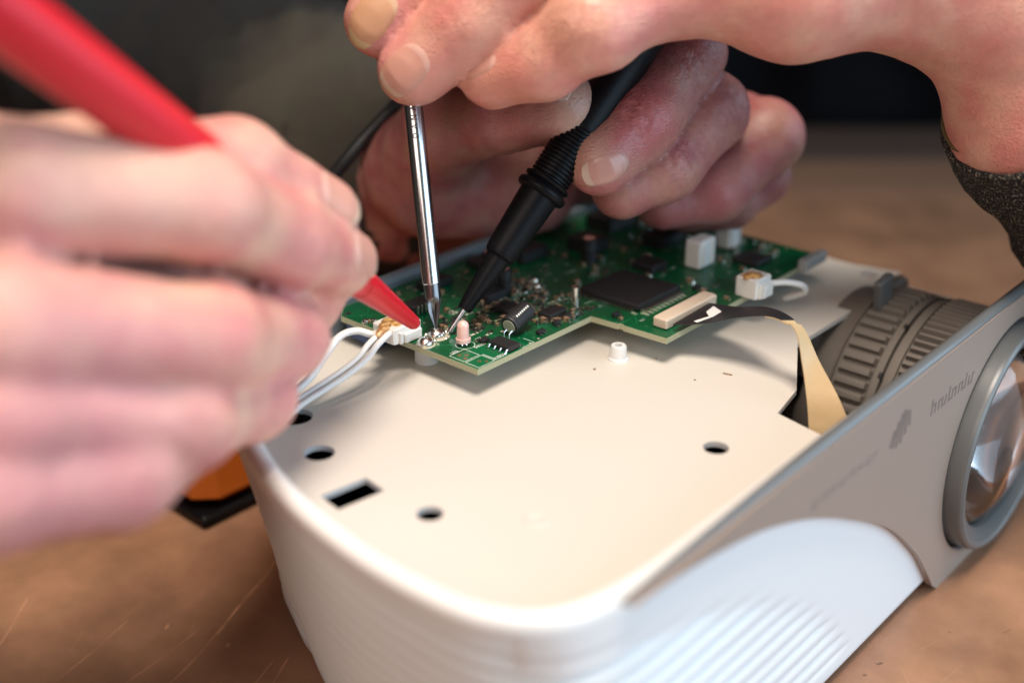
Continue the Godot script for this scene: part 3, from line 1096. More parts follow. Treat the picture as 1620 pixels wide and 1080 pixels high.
func board_image() -> ImageTexture:
	var w := int(132 * PX)
	var h := int(84.6 * PX)
	var im := Image.create(w, h, false, Image.FORMAT_RGB8)
	var mask := Color(0.002, 0.082, 0.028).linear_to_srgb()
	var trk := Color(0.008, 0.19, 0.07).linear_to_srgb()
	var silk := Color(0.72, 0.76, 0.68).linear_to_srgb()
	var pad := Color(0.56, 0.52, 0.40).linear_to_srgb()
	var cop := Color(0.33, 0.12, 0.045).linear_to_srgb()
	im.fill(mask)
	var r := RandomNumberGenerator.new()
	r.seed = 99
	for k in 420:
		var a := Vector2(r.randf_range(-7, 120), r.randf_range(-40, 36))
		var ang := r.randi_range(0, 7) * PI / 4
		var b := a + Vector2.from_angle(ang) * r.randf_range(2, 14)
		track(im, a, b, r.randf_range(0.14, 0.4), trk)
		if r.randf() < 0.6:
			var c := b + Vector2.from_angle(ang + PI / 4) * r.randf_range(1, 8)
			track(im, b, c, 0.16, trk)
			disc(im, c.x, c.y, 0.34, trk)
			disc(im, c.x, c.y, 0.16, cop)
	for k in 90:
		var q := Vector2(r.randf_range(-7, 120), r.randf_range(-40, 36))
		disc(im, q.x, q.y, 0.35, pad if r.randf() < 0.6 else trk)
		disc(im, q.x, q.y, 0.15, cop)
	for k in 60:
		var q := Vector2(snappedf(r.randf_range(4, 44), 2.1), snappedf(r.randf_range(-18, 3), 1.5))
		for i in 2: dash(im, q.x + i * 1.3, q.y, q.x + i * 1.3 + 0.8, q.y + 0.9, pad)
	# short strokes of lettering on the board: legends too small to read
	for k in 150:
		var q := Vector2(r.randf_range(3, 118), r.randf_range(-40, 34))
		if q.x < 38 and q.y > 3.5: continue
		for i in r.randi_range(2, 4):
			dash(im, q.x + i * 0.75, q.y, q.x + i * 0.75 + 0.16, q.y + 1.0, silk)
			if r.randf() < 0.6: dash(im, q.x + i * 0.75, q.y, q.x + i * 0.75 + 0.5, q.y + 0.15, silk)
	# clear area at the corner with its printed boxes
	for b in [[-8.4, 3.5, 11.0, 12.9]]:
		dash(im, b[0], b[1], b[2], b[3], mask.lerp(trk, 0.5))
	for b in [[-7.4, 2.0, -1.7, 7.4], [-7.6, 7.8, -1.5, 12.6]]:
		dash(im, b[0], b[1], b[2], b[1] + 0.2, silk); dash(im, b[0], b[3] - 0.2, b[2], b[3], silk)
		dash(im, b[0], b[1], b[0] + 0.2, b[3], silk); dash(im, b[2] - 0.2, b[1], b[2], b[3], silk)
	for q in [[-5.4, 3.6], [-4.2, 5.0], [-5.8, 6.2], [-4.6, 9.8], [-3.4, 11.2]]:
		disc(im, q[0], q[1], 0.5, cop)
		disc(im, q[0], q[1], 0.2, Color(0.05, 0.02, 0.01))
	dash(im, 13.2, 9.0, 13.4, 12.9, silk); dash(im, 8.6, 12.7, 13.4, 12.9, silk)
	dash(im, -1.2, 7.8, -0.9, 12.4, silk)
	for i in 300:
		var a := TAU * i / 300
		dash(im, 0.2 + cos(a) * 2.5, 0.4 + sin(a) * 2.5, 0.35 + cos(a) * 2.5, 0.55 + sin(a) * 2.5, silk)
	# bare metal round the screw
	disc(im, -0.6, -9.0, 3.4, pad); disc(im, -6.4, -7.4, 2.6, pad)
	disc(im, -0.6, -9.0, 1.4, cop)
	for k in 10:
		dash(im, 47.5 + k * 2.0, 23.2, 48.1 + k * 2.0, 24.8, pad)
	for k in 40:
		dash(im, 47.2 + k * 0.5, 22.1, 47.45 + k * 0.5, 23.4, pad)
		dash(im, 45.4, 2.0 + k * 0.5, 46.7, 2.25 + k * 0.5, pad)
	im.generate_mipmaps()
	return ImageTexture.create_from_image(im)


func lettering(text: String, size: float, where: Vector3, b: Basis, m: Material, parent: Node) -> void:
	var f := SystemFont.new()
	f.font_names = PackedStringArray(["Droid Sans"])
	var t := TextMesh.new()
	t.text = text
	t.font = f
	t.font_size = 64
	t.pixel_size = 0.01
	t.depth = 0.03
	t.curve_step = 4.0
	var o := MeshInstance3D.new()
	o.mesh = t
	o.material_override = m
	hang(o, "lettering", parent)
	o.transform = Transform3D(b.scaled(Vector3.ONE * (size * MM / 0.64)), (where - base_of(parent)) * MM)


func circuit_board() -> void:
	var poly := PackedVector2Array([Vector2(-8.6, 13.0), Vector2(36.6, 13.4), Vector2(37.2, 22.0), Vector2(37.8, 22.2), Vector2(37.8, 23.6), Vector2(37.3, 23.8), Vector2(37.9, 37.4), Vector2(121.5, 37.2), Vector2(122.5, -42.5), Vector2(-4.0, -42.5), Vector2(-8.4, -38.0)])
	var sh := Shape.new()
	sh.prism(poly, TOP - 1.6, TOP - 0.02)
	board = obj("circuit_board", sh, M.edge, device)
	says(board, "green circuit board with its corner towards the tools")
	var face := Shape.new()
	var inner := PackedVector2Array()
	for q in Geometry2D.offset_polygon(poly, -0.12)[0]: inner.push_back(q)
	face.prism(inner, TOP - 0.1, TOP)
	var gm := mat(Color.WHITE, 0.35, 0.0, 0.4)
	gm.albedo_texture = board_image()
	gm.clearcoat_enabled = true
	gm.clearcoat = 0.15
	gm.clearcoat_roughness = 0.25
	obj("solder_mask", face, gm, board, 30.0, Vector4(1 / 132.0, 9 / 132.0, 1 / 84.6, 46 / 84.6))
	# --- the diode beside the probes
	var led := Shape.new()
	var prof := [Vector2(0, 2.0), Vector2(1.0, 2.0), Vector2(1.05, 1.62)]
	for k in 9: prof.push_back(Vector2(4.3 + 1.55 * sin(PI / 2 * k / 8), maxf(1.58 * cos(PI / 2 * k / 8), 0.02)))
	led.lathe(Vector3(0, TOP + 0.9, 0), Vector3(0.02, 1, -0.03), prof, 36)
	says(obj("diode", led, M.led, board), "pale pink round diode standing on the board")
	var die := Shape.new()
	for s in [-0.5, 0.5]: die.tube([Vector3(s - 0.1, TOP - 0.2, s * 0.6 + 0.5), Vector3(s, TOP + 1.0, s * 0.6)], 0.3, 8)
	obj("diode_leg", die, M.tin, board)
	# --- screws
	for q in [[-6.4, -7.4, 2.25], [-0.6, -9.2, 2.5]]:
		var s := Shape.new()
		s.lathe(Vector3(q[0], TOP, q[1]), Vector3.UP, [Vector2(0, q[2] * 0.95), Vector2(0.5, q[2]), Vector2(1.0, q[2] * 0.95), Vector2(1.6, q[2] * 0.75), Vector2(2.0, q[2] * 0.4), Vector2(2.05, q[2] * 0.28), Vector2(1.2, q[2] * 0.15), Vector2(1.2, 0.02)], 28)
		obj("screw_head", s, M.tin, board)
	for k in 26:
		var s := Shape.new()
		var a := rng.randf() * TAU
		var c := Vector3(-0.6 + cos(a) * rng.randf_range(2.4, 4.0), TOP, -9.2 + sin(a) * rng.randf_range(2.0, 3.6))
		s.lathe(c, Vector3.UP, [Vector2(-0.05, 0.7), Vector2(0.15, 0.55), Vector2(0.32, 0.3), Vector2(0.38, 0.02)], 9)
		if k < 10: obj("solder_blob", s, M.solder, board)
	# --- eight-legged chip and the lying capacitor
	var chip := Shape.new()
	chip.box(Vector3(5.8, TOP + 1.0, 9.1), Vector3(4.4, 1.5, 7.0), 0.22)
	obj("chip", chip, M.chip, board)
	for i in 4:
		for side in [-1.0, 1.0]:
			var g := Shape.new()
			var z := 6.2 + i * 1.93
			g.tube([Vector3(5.8 + side * 2.1, TOP + 0.95, z), Vector3(5.8 + side * 2.6, TOP + 0.85, z), Vector3(5.8 + side * 2.9, TOP + 0.15, z), Vector3(5.8 + side * 3.7, TOP + 0.12, z)], 0.33, 6)
			obj("chip_leg", g, M.solder, board)
	var cap := Shape.new()
	var ca := Vector3(0.95, 0.20, -0.12).normalized()
	var co := Vector3(11.4, TOP + 3.0, 5.7)
	cap.lathe(co, ca, [Vector2(0.15, 1.7), Vector2(0.0, 2.1), Vector2(0.05, 2.5), Vector2(0.5, 2.75), Vector2(1.0, 2.75), Vector2(1.3, 2.55), Vector2(1.6, 2.75), Vector2(8.4, 2.75), Vector2(8.8, 2.4)], 36)
	var cp := obj("capacitor", cap, M.chip, board)
	says(cp, "small black capacitor lying on its side")
	var band := Shape.new()
	var cu := Vector3(0, 1, 0) - ca * ca.y
	for k in 7:
		var sd := cu.normalized().rotated(ca, 0.55)
		band.box(co + ca * (2.2 + k * 0.85) + sd * 2.76, Vector3(0.5, 0.06, 0.55), 0.0, Basis(ca, sd, ca.cross(sd)))
	obj("printed_mark", band, M.silk, cp)
	var disc_ := Shape.new()
	disc_.lathe(co, ca, [Vector2(0.0, 1.9), Vector2(-0.1, 1.8)], 30)
	obj("capacitor_end", disc_, mat(Color(0.42, 0.44, 0.34), 0.45, 0.3), cp)
	for s in [-1.0, 1.0]:
		var g := Shape.new()
		g.tube([co + Vector3(0.2, -1.0, 0.9 * s), co + Vector3(-0.9, -1.6, 0.9 * s), co + Vector3(-1.0, -3.4, 0.9 * s)], 0.25, 6)
		obj("capacitor_leg", g, M.tin, board)
	# --- the large square chip with its legs along the near sides
	var q := Shape.new()
	q.box(Vector3(57.2, TOP + 1.25, 11.4), Vector3(20.5, 1.7, 20.5), 0.3)
	says(obj("chip", q, M.chip, board), "large square black chip")
	for side in 2:
		var legs := Shape.new()
		for k in 36:
			var o := -9.0 + k * 0.51
			if side == 0: legs.box(Vector3(57.2 + o, TOP + 0.45, 22.5), Vector3(0.28, 0.9, 1.5), 0.0)
			else: legs.box(Vector3(46.1, TOP + 0.45, 11.4 + o), Vector3(1.5, 0.9, 0.28), 0.0)
		var lo := obj("leg_row", legs, M.tin, board)
		lo.set_meta("kind", "stuff")
	# --- connectors
	white_plug(Vector3(-7.6, TOP, -16.6), 0.0, Vector3(10.0, 4.6, 8.2))
	white_plug(Vector3(79.5, TOP, 38.0), 0.0, Vector3(8.0, 6.0, 7.0))
	var w2 := Shape.new()
	w2.tube(spline([Vector3(83.0, 79.0, 41.0), Vector3(87.0, 79.0, 44.0), Vector3(91.5, 77.5, 47.0), Vector3(95.0, 74.0, 46.0), Vector3(95.0, 70.5, 40.0)]), 0.9, 10)
	obj("white_wire", w2, M.wire, board)
	for c in [[89.5, 13.5, 8.5, 8.6, 5.5], [109.5, 11.0, 7.0, 8.0, 5.0]]:
		var s := Shape.new()
		s.box(Vector3(c[0], TOP + c[3] * 0.5, c[1]), Vector3(c[2], c[3], c[4]), 0.5)
		s.box(Vector3(c[0] - c[2] * 0.28, TOP + c[3] * 0.5, c[1] + c[4] * 0.5), Vector3(1.0, c[3] * 0.8, 1.0), 0.2)
		s.box(Vector3(c[0] + c[2] * 0.28, TOP + c[3] * 0.5, c[1] + c[4] * 0.5), Vector3(1.0, c[3] * 0.8, 1.0), 0.2)
		says(obj("connector", s, M.jst, board), "white upright socket")
	var re := Shape.new()
	re.box(Vector3(113.0, TOP + 1.0, 38.6), Vector3(13.0, 3.6, 3.0), 0.4)
	says(obj("connector", re, mat(Color(0.32, 0.32, 0.31), 0.5), board), "grey flat socket on the board's far edge")
	var bl := Shape.new()
	bl.box(Vector3(-3.4, TOP - 4.0, -31.0), Vector3(8.0, 4.4, 13.0), 0.5)
	says(obj("connector", bl, M.blue, board), "dark blue socket under the board")
	for c in [[9.5, -24.5, 11.0, 3.2, 5.0, 0.0], [28.0, -17.0, 8, 2.5, 8, 0.0], [24, -34, 11, 2.5, 5, 0.0], [46, -34, 9, 2.5, 9, 0.0], [60, -30, 12, 3.5, 8, 0.0], [78, -20, 9, 4.5, 10, 0.0], [98, -6, 12, 4, 8, 0.0], [100, -28, 14, 5, 10, 0.0], [77, 4, 8, 2.5, 8, 0.0], [30, 5, 7, 1.8, 5, 0.0], [24, -6, 6, 2, 6, 0.0], [102, 24, 9, 1.8, 9, 0.0]]:
		var s := Shape.new()
		s.box(Vector3(c[0], TOP + c[3] * 0.5, c[1]), Vector3(c[2], c[3], c[4]), 0.4)
		obj("component", s, M.chip, board)
		if c[3] == 3.2:
			for k in 7:
				var g := Shape.new()
				g.box(Vector3(5.0 + k * 1.4, TOP + 2.0, -21.6), Vector3(0.5, 2.6, 0.8), 0.1)
				obj("pin", g, M.tin, board)
	for c in [[-7.0, -29.6], [-5.4, -28.2], [42.8, -11.2], [46.0, -14.8]]:
		var s := Shape.new()
		s.lathe(Vector3(c[0], TOP, c[1]), Vector3.UP, [Vector2(0, 1.1), Vector2(0.5, 1.05), Vector2(1.0, 0.7), Vector2(1.2, 0.02)], 16)
		obj("solder_blob", s, M.solder, board)
	for c in [[38.9, 5.9, 1.2, 6.0], [34.0, -16, 2.0, 7.0], [68, -12, 2.4, 8.0], [38, -24, 3.2, 9.0]]:
		var s := Shape.new()
		s.lathe(Vector3(c[0], TOP, c[1]), Vector3.UP, [Vector2(0, c[2]), Vector2(c[3] * 0.5, c[2]), Vector2(c[3] * 0.52, c[2] * 0.86), Vector2(c[3] * 0.58, c[2] * 0.86), Vector2(c[3] * 0.6, c[2]), Vector2(c[3], c[2] * 0.95), Vector2(c[3] + 0.2, c[2] * 0.7)], 20)
		obj("capacitor", s, M.tin if c[2] < 2 else M.chip, board)
		if c[2] > 1.5:
			var d := Shape.new()
			d.lathe(Vector3(c[0], TOP + c[3] + 0.25, c[1]), Vector3.UP, [Vector2(0, c[2] * 0.8), Vector2(0.1, c[2] * 0.75)], 20)
			obj("capacitor_end", d, M.tin, board)
	# --- small parts scattered over the board: bodies with bright soldered ends
	var bodies := {}
	for spec in [["resistor", 1.6, 0.5, 0.8, M.chip], ["ceramic_capacitor", 1.7, 0.85, 0.85, M.tan_chip], ["ceramic_capacitor", 2.2, 1.2, 1.3, M.tan_chip]]:
		var s := Shape.new()
		s.box(Vector3(0, spec[2] * 0.5, 0), Vector3(spec[1] * 0.6, spec[2], spec[3]), 0.05)
		var e := Shape.new()
		for k in [-1.0, 1.0]:
			e.box(Vector3(k * spec[1] * 0.42, spec[2] * 0.5, 0), Vector3(spec[1] * 0.24, spec[2] * 1.06, spec[3] * 1.05), 0.06)
			e.box(Vector3(k * spec[1] * 0.6, 0.06, 0), Vector3(spec[1] * 0.3, 0.14, spec[3] * 1.15), 0.03)
		bodies[spec] = [bake(s), bake(e)]
	var keys := bodies.keys()
	var taken := [[-9, 3.5, 14.5, 13.5], [45, 0, 69, 24], [41, 29, 67, 40], [-14, -21, 1.5, -3], [74, 33, 86, 42], [8, 2, 22, 9], [-3, -3, 3, 4], [84, 8, 95, 17], [3, -28, 16, -20]]
	var placed := 0
	var tries := 0
	while placed < 230 and tries < 3000:
		tries += 1
		var x := rng.randf_range(-6.5, 119)
		var z := rng.randf_range(-38, 35)
		if placed < 130:
			x = rng.randf_range(0, 44); z = rng.randf_range(-20, 11)
		x = snappedf(x, 2.1); z = snappedf(z, 1.5)
		if x < 37.5 and z > 11.6: continue
		var bad := false
		for t in taken:
			if x > t[0] - 0.75 and x < t[2] + 0.75 and z > t[1] - 0.6 and z < t[3] + 0.6: bad = true
		if bad: continue
		taken.push_back([x - 0.7, z - 0.7, x + 0.7, z + 0.7])
		placed += 1
		var spec = keys[[0, 0, 0, 1, 1, 2][rng.randi() % 6]]
		var turn := [0.0, 0.0, PI / 2][rng.randi() % 3] as float
		put(spec[0], bodies[spec][0], spec[4], board, Vector3(x, TOP, z), turn)
		put("soldered_end", bodies[spec][1], M.solder, board, Vector3(x, TOP, z), turn)
	# a few three-legged parts
	for c in [[18.5, 10.6], [26.0, 9.8], [31.5, 9.0], [21.5, 1.5], [4.6, 3.3], [72.0, 24.0], [41.0, 18.5]]:
		var s := Shape.new()
		s.box(Vector3(c[0], TOP + 0.7, c[1]), Vector3(2.6, 1.0, 1.4), 0.15)
		var o := obj("transistor", s, M.chip, board)
		var g := Shape.new()
		for k in [-0.9, 0.9]: g.box(Vector3(c[0] + k, TOP + 0.25, c[1] + 1.0), Vector3(0.45, 0.4, 1.0), 0.1)
		g.box(Vector3(c[0], TOP + 0.25, c[1] - 1.0), Vector3(0.45, 0.4, 1.0), 0.1)
		obj("transistor_leg", g, M.solder, board)
	# white lettering on the corner
	var flat := Basis(Vector3.RIGHT, -PI / 2)
	lettering("LED", 1.5, Vector3(-5.0, TOP + 0.03, 1.6), Basis(Vector3.UP, 0.0) * flat, M.silk, board)
	lettering("D820", 1.5, Vector3(2.2, TOP + 0.03, 3.6), flat, M.silk, board)
	lettering("U801", 1.7, Vector3(1.0, TOP + 0.03, 11.9), flat, M.silk, board)


func white_plug(c: Vector3, turn: float, s: Vector3) -> void:
	var b := Basis(Vector3.UP, turn)
	var sh := Shape.new()
	sh.box(c + b * Vector3(0, s.y * 0.5, 0), s, 0.4, b)
	sh.box(c + b * Vector3(s.x * 0.1, s.y * 0.32, s.z * 0.5 + 0.6), Vector3(s.x * 0.6, s.y * 0.6, 1.4), 0.3, b)
	sh.box(c + b * Vector3(-s.x * 0.3, s.y * 0.4, s.z * 0.5 + 0.3), Vector3(1.0, s.y * 0.7, 1.4), 0.2, b)
	var o := obj("connector", sh, M.jst, board)
	says(o, "white plug with orange-brown glue on top")
	# a blob of old glue: a flattened, uneven drop
	var g := Shape.new()
	var rings := []
	var nz := noise(0.35, 2, FastNoiseLite.TYPE_SIMPLEX, 40 + int(c.x))
	for k in 10:
		var v := float(k) / 9.0
		var r := PackedVector3Array()
		for i in 24:
			var a := TAU * i / 24
			var q := cos(v * PI * 0.5) * (0.9 + 0.35 * nz.get_noise_2d(cos(a) * 6, sin(a) * 6))
			r.push_back(c + b * Vector3(-s.x * 0.12 - sin(a) * q * s.x * 0.46, s.y - 0.3 + sin(v * PI * 0.5) * 1.0, cos(a) * q * s.z * 0.46))
		r.reverse()
		rings.push_back(r)
	for r: PackedVector3Array in rings: r.reverse()
	g.loft(rings)
	for i in g.t.size():
		var v := clampf(0.5 + 1.1 * nz.get_noise_3dv(g.t[i] * 1.6), 0.0, 1.0)
		g.col[i] = Color(0.20, 0.055, 0.008).lerp(Color(0.78, 0.46, 0.16), v)
	obj("glue", g, M.glue, board, 50.0, Vector4.ZERO, true)


func tools() -> void:
	# --- screwdriver, standing on the screw in the board
	var a := Vector3(-0.6, 78.0, -9.2)
	var b := at(654, 165, 321)
	var ax := (b - a).normalized()
	var sd := thing("screwdriver", "steel screwdriver standing on the board screw, its shaft between fingers", "screwdriver", a)
	var sh := Shape.new()
	var full := a.distance_to(b)
	sh.lathe(a, ax, [Vector2(11.6, 2.2), Vector2(12.0, 2.4), Vector2(full + 55, 2.5)], 48)
	obj("shaft", sh, M.steel, sd)
	var tip := Shape.new()
	var f: Array = Shape.frame(ax)
	var rings := []
	for lev in [[0.0, 0.35, 0.06], [1.2, 0.75, 0.12], [4.6, 2.05, 0.5], [6.6, 2.25, 1.0], [7.6, 2.25, 1.8], [8.4, 2.25, 2.15], [11.65, 2.2, 2.2]]:
		var r := PackedVector3Array()
		for i in 64:
			var t := TAU * i / 64 + 0.35
			var blade := pow(absf(cos(2.0 * t)), 6.0)
			var q := lerpf(lev[2], lev[1], blade)
			r.push_back(a + ax * lev[0] + (f[0] * cos(t) + f[1] * sin(t)) * q)
		rings.push_back(r)
	tip.loft(rings)
	obj("cross_tip", tip, M.dark_steel, sd, 25.0)
	var hd := Shape.new()
	hd.lathe(a + ax * (full + 30), ax, [Vector2(0, 3.0), Vector2(6, 7), Vector2(16, 9.5), Vector2(60, 12), Vector2(85, 12), Vector2(95, 8)], 32)
	obj("handle", hd, M.red, sd)
	# letters stamped along the shaft
	var side := (at(640, 300, 300) - at(690, 300, 320)).normalized()
	side = (side - ax * side.dot(ax)).normalized()
	var txt := "CHROM-VANAD"
	for k in txt.length():
		if txt[k] == "-": continue
		var p := a + ax * (52.0 + (txt.length() - k) * 2.35 - 4.0)
		var z := side.rotated(ax, 0.30)
		lettering(txt[k], 2.3, p + z * 2.44, Basis(ax, z.cross(ax), z).orthonormalized(), M.chip, sd)
	# --- black probe
	var p0 := Vector3(1.6, 76.4, -7.0)
	var p1 := at(1000, 84, 326)
	var q: Vector3 = (p1 - p0).normalized()
	var bpb := thing("test_probe", "black test probe with a collar, held between thumb and forefinger", "test probe", p0)
	bpb.set_meta("group", "test probes of the multimeter")
	var s := Shape.new()
	s.lathe(p0, q, [Vector2(0, 0.25), Vector2(1.0, 0.75), Vector2(9.0, 0.8)], 20)
	obj("metal_tip", s, M.steel, bpb)
	s = Shape.new()
	s.lathe(p0, q, [Vector2(7.6, 1.3), Vector2(7.6, 1.75), Vector2(8.2, 1.95), Vector2(23.5, 3.3), Vector2(24.2, 3.55), Vector2(24.6, 4.15), Vector2(26.0, 4.55), Vector2(43.5, 5.45), Vector2(44.0, 5.6)], 40)
	obj("sleeve", s, M.rubber, bpb, 25.0)
	s = Shape.new()
	s.lathe(p0, q, [Vector2(43.6, 5.4), Vector2(43.9, 6.6), Vector2(44.8, 7.1), Vector2(45.8, 6.9), Vector2(46.4, 6.0), Vector2(47.0, 5.7), Vector2(47.3, 6.4), Vector2(48.0, 6.5), Vector2(48.6, 5.6)], 44, false, false)
	obj("collar", s, M.rubber, bpb, 60.0)
	s = Shape.new()
	var prof := [Vector2(48.2, 5.3)]
	for k in 13:
		var t := 49.0 + k * 1.15
		prof.push_back(Vector2(t, 5.2)); prof.push_back(Vector2(t + 0.25, 5.65)); prof.push_back(Vector2(t + 0.75, 5.65)); prof.push_back(Vector2(t + 1.0, 5.2))
	prof.push_back(Vector2(65.0, 5.6)); prof.push_back(Vector2(90.0, 5.9)); prof.push_back(Vector2(112.0, 5.4)); prof.push_back(Vector2(124.0, 3.4))
	s.lathe(p0, q, prof, 40)
	obj("grip", s, M.rubber, bpb, 25.0)
	# its lead comes down behind the hand and over the sleeve
	var lead := Shape.new()
	lead.tube(spline([p0 + q * 122, p0 + q * 150 + Vector3(0, 14, -20), at(1010, -190, 420), at(820, -40, 470), at(690, 90, 420), at(640, 150, 383), at(590, 205, 377), at(540, 262, 376), at(455, 370, 390), at(380, 480, 420), at(330, 560, 400)], 10), 2.1, 10)
	obj("lead", lead, M.black, bpb)
	# --- red probe, its tip on the white plug
	p0 = at(655, 511, 314)
	p1 = at(130, 116, 200)
	q = (p1 - p0).normalized()
	var rp := thing("test_probe", "red test probe pointing at the white plug, held in the near fist", "test probe", p0)
	rp.set_meta("group", "test probes of the multimeter")
	s = Shape.new()
	s.lathe(p0, q, [Vector2(-1.3, 0.02), Vector2(-1.1, 0.9), Vector2(-0.4, 1.55), Vector2(0.6, 1.85), Vector2(26.0, 3.6), Vector2(30, 3.75)], 36)
	obj("cap", s, M.red, rp, 45.0)
	s = Shape.new()
	s.lathe(p0, q, [Vector2(29.5, 3.4), Vector2(31, 4.0), Vector2(60, 4.7), Vector2(92, 4.9), Vector2(96, 5.0), Vector2(97, 5.6), Vector2(150, 5.9), Vector2(190, 5.0), Vector2(200, 3.0)], 36)
	obj("grip", s, M.red, rp, 25.0)
	# --- multimeter on the worktop behind the hand
	var mm := thing("multimeter", "orange multimeter with black bumper beside the white case", "multimeter", Vector3(8, 0, -150))
	s = Shape.new()
	s.box(Vector3(8, 20.5, -150), Vector3(78, 36, 138), 6.0)
	obj("body", s, M.orange, mm, 30.0)
	s = Shape.new()
	s.box(Vector3(8, 2.2, -150), Vector3(79.4, 4.0, 139.4), 0.8)
	obj("bumper", s, M.rubber, mm, 30.0)
	s = Shape.new()
	s.box(Vector3(8, 38.2, -185), Vector3(52, 2, 36), 0.6)
	obj("display", s, mat(Color(0.25, 0.28, 0.2), 0.2), mm)
	s = Shape.new()
	s.lathe(Vector3(8, 38.5, -128), Vector3.UP, [Vector2(0, 21), Vector2(4, 20), Vector2(4.4, 19)], 40)
	obj("dial", s, M.rubber, mm)


func people() -> void:
	var wrap := noise(0.05, 3, FastNoiseLite.TYPE_SIMPLEX, 51)
	var fine := noise(0.30, 3, FastNoiseLite.TYPE_SIMPLEX, 52)
	# ---------- the tester: near fist with the red probe, far hand with the black probe
	var tester := thing("person", "person in a dark jacket holding a red and a black test probe", "person", at(-900, 900, 420) * Vector3(1, 0, 1))
	var L := Body.new()
	L.nz = wrap; L.fine = fine
	L.tone = Color(0.67, 0.385, 0.28); L.tone2 = Color(0.58, 0.215, 0.19)
	L.k_side = 0.7; L.k_palm = 4.0
	var wrist := at(-380, 500, 196)
	L.bone(at(-900, 640, 190), wrist, 34, 27)
	L.bone(wrist, at(-60, 300, 224), 23, 14)
	L.bone(wrist, at(-80, 480, 222), 22, 14)
	L.bone(wrist, at(-100, 640, 222), 21, 13)
	L.bone(wrist, at(-100, 760, 220), 20, 12)
	L.bone(at(60, 480, 240), at(120, 640, 240), 14, 14)
	L.bone(at(-100, 410, 230), at(240, 440, 246), 13, 11)
	L.bone(at(240, 440, 246), at(480, 470, 280), 11.5, 9)
	L.bone(at(-100, 580, 222), at(200, 600, 240), 15, 12)
	L.chain([at(-200, 270, 200), at(10, 300, 203), at(320, 325, 226), at(455, 383, 255), at(535, 411, 275)], [12.0, 11.2, 10.2, 9.2, 8.3], 1)
	L.chain([at(-220, 470, 196), at(0, 522, 197), at(330, 536, 227), at(450, 532, 262)], [12.5, 11.7, 10.1, 8.8], 2)
	L.chain([at(450, 530, 262), at(360, 530, 284)], [8.8, 8.0], 2)
	L.chain([at(-240, 640, 198), at(-20, 655, 198), at(280, 658, 226), at(396, 628, 255)], [12.8, 11.8, 10.2, 8.8], 3)
	L.chain([at(396, 628, 255), at(330, 610, 278)], [8.8, 8.0], 3)
	L.chain([at(-240, 780, 196), at(-40, 770, 197), at(190, 746, 217), at(288, 692, 242)], [12, 11.0, 9.6, 8.2], 4)
	L.chain([at(-30, 310, 222), at(148, 282, 228), at(368, 264, 250), at(502, 337, 269)], [15, 11.2, 9.7, 8.8], 5)
	for s in [[at(320, 300, 215), 16.0, Color(0.66, 0.34, 0.27), 0.6], [at(470, 390, 246), 15.0, Color(0.58, 0.22, 0.20), 0.55], [at(440, 560, 252), 20.0, Color(0.60, 0.22, 0.22), 0.6], [at(120, 760, 205), 30.0, Color(0.56, 0.23, 0.23), 0.6], [at(60, 640, 195), 40.0, Color(0.56, 0.24, 0.24), 0.5], [at(130, 240, 215), 28.0, Color(0.66, 0.42, 0.32), 0.7]]: L.spots.push_back(s)
	L.mesh(1.9)
	# the far hand
	var R := Body.new()
	R.nz = wrap; R.fine = fine
	R.tone = Color(0.44, 0.215, 0.17); R.tone2 = Color(0.37, 0.12, 0.12)
	R.crease_tint = 0.7; R.k_side = 0.9; R.k_palm = 6.0
	var rw := at(630, 290, 432)
	R.bone(at(330, 170, 520), rw, 36, 27)
	R.bone(rw, at(1000, 10, 400), 24, 13)
	R.bone(rw, at(1040, 90, 412), 24, 13)
	R.bone(rw, at(1080, 170, 418), 24, 13)
	R.bone(rw, at(1060, 240, 420), 22, 12)
	R.bone(at(690, 270, 392), at(830, 290, 392), 22, 17)
	R.chain([at(1000, 10, 400), at(1084, 84, 345), at(1016, 187, 331), at(949, 256, 327)], [12, 10.6, 10.0, 9.2], 1)
	R.chain([at(1040, 90, 412), at(1124, 176, 354), at(1052, 264, 345), at(985, 297, 343)], [12, 10.6, 9.6, 8.8], 2)
	R.chain([at(1080, 170, 418), at(1212, 216, 376), at(1130, 298, 368), at(1050, 318, 366)], [12, 10.8, 9.7, 8.8], 3)
	R.chain([at(1060, 240, 420), at(1203, 276, 386), at(1152, 318, 382), at(1080, 330, 384)], [11, 9.0, 8.2, 7.6], 4)
	R.chain([at(660, 265, 385), at(708, 200, 356), at(795, 178, 338), at(892, 170, 327)], [17, 12.5, 10.4, 9.6], 5)
	for s in [[at(1010, 170, 322), 14.0, Color(0.42, 0.125, 0.125), 0.8], [at(1120, 150, 345), 17.0, Color(0.36, 0.17, 0.16), 0.6], [at(1110, 300, 355), 17.0, Color(0.44, 0.14, 0.14), 0.7], [at(920, 170, 318), 12.0, Color(0.46, 0.29, 0.215), 0.8], [at(930, 245, 318), 8.0, Color(0.46, 0.26, 0.19), 0.6], [at(820, 190, 330), 10.0, Color(0.44, 0.13, 0.10), 0.7]]: R.spots.push_back(s)
	var d1 := (at(949, 256, 327) - at(1016, 187, 331)).normalized()
	var d2 := (at(1016, 187, 331) - at(1084, 84, 345)).normalized()
	R.wrinkles.push_back([at(1006, 172, 321), (d1 + d2).normalized(), 13.0, 2.7, 0.75])
	R.wrinkles.push_back([at(1100, 105, 333), d2, 14.0, 3.3, 0.6])
	R.wrinkles.push_back([at(1060, 110, 335), d2, 10.0, 3.0, 0.5])
	R.wrinkles.push_back([at(1085, 250, 336), (at(1052, 264, 345) - at(1124, 176, 354)).normalized(), 13.0, 3.0, 0.6])
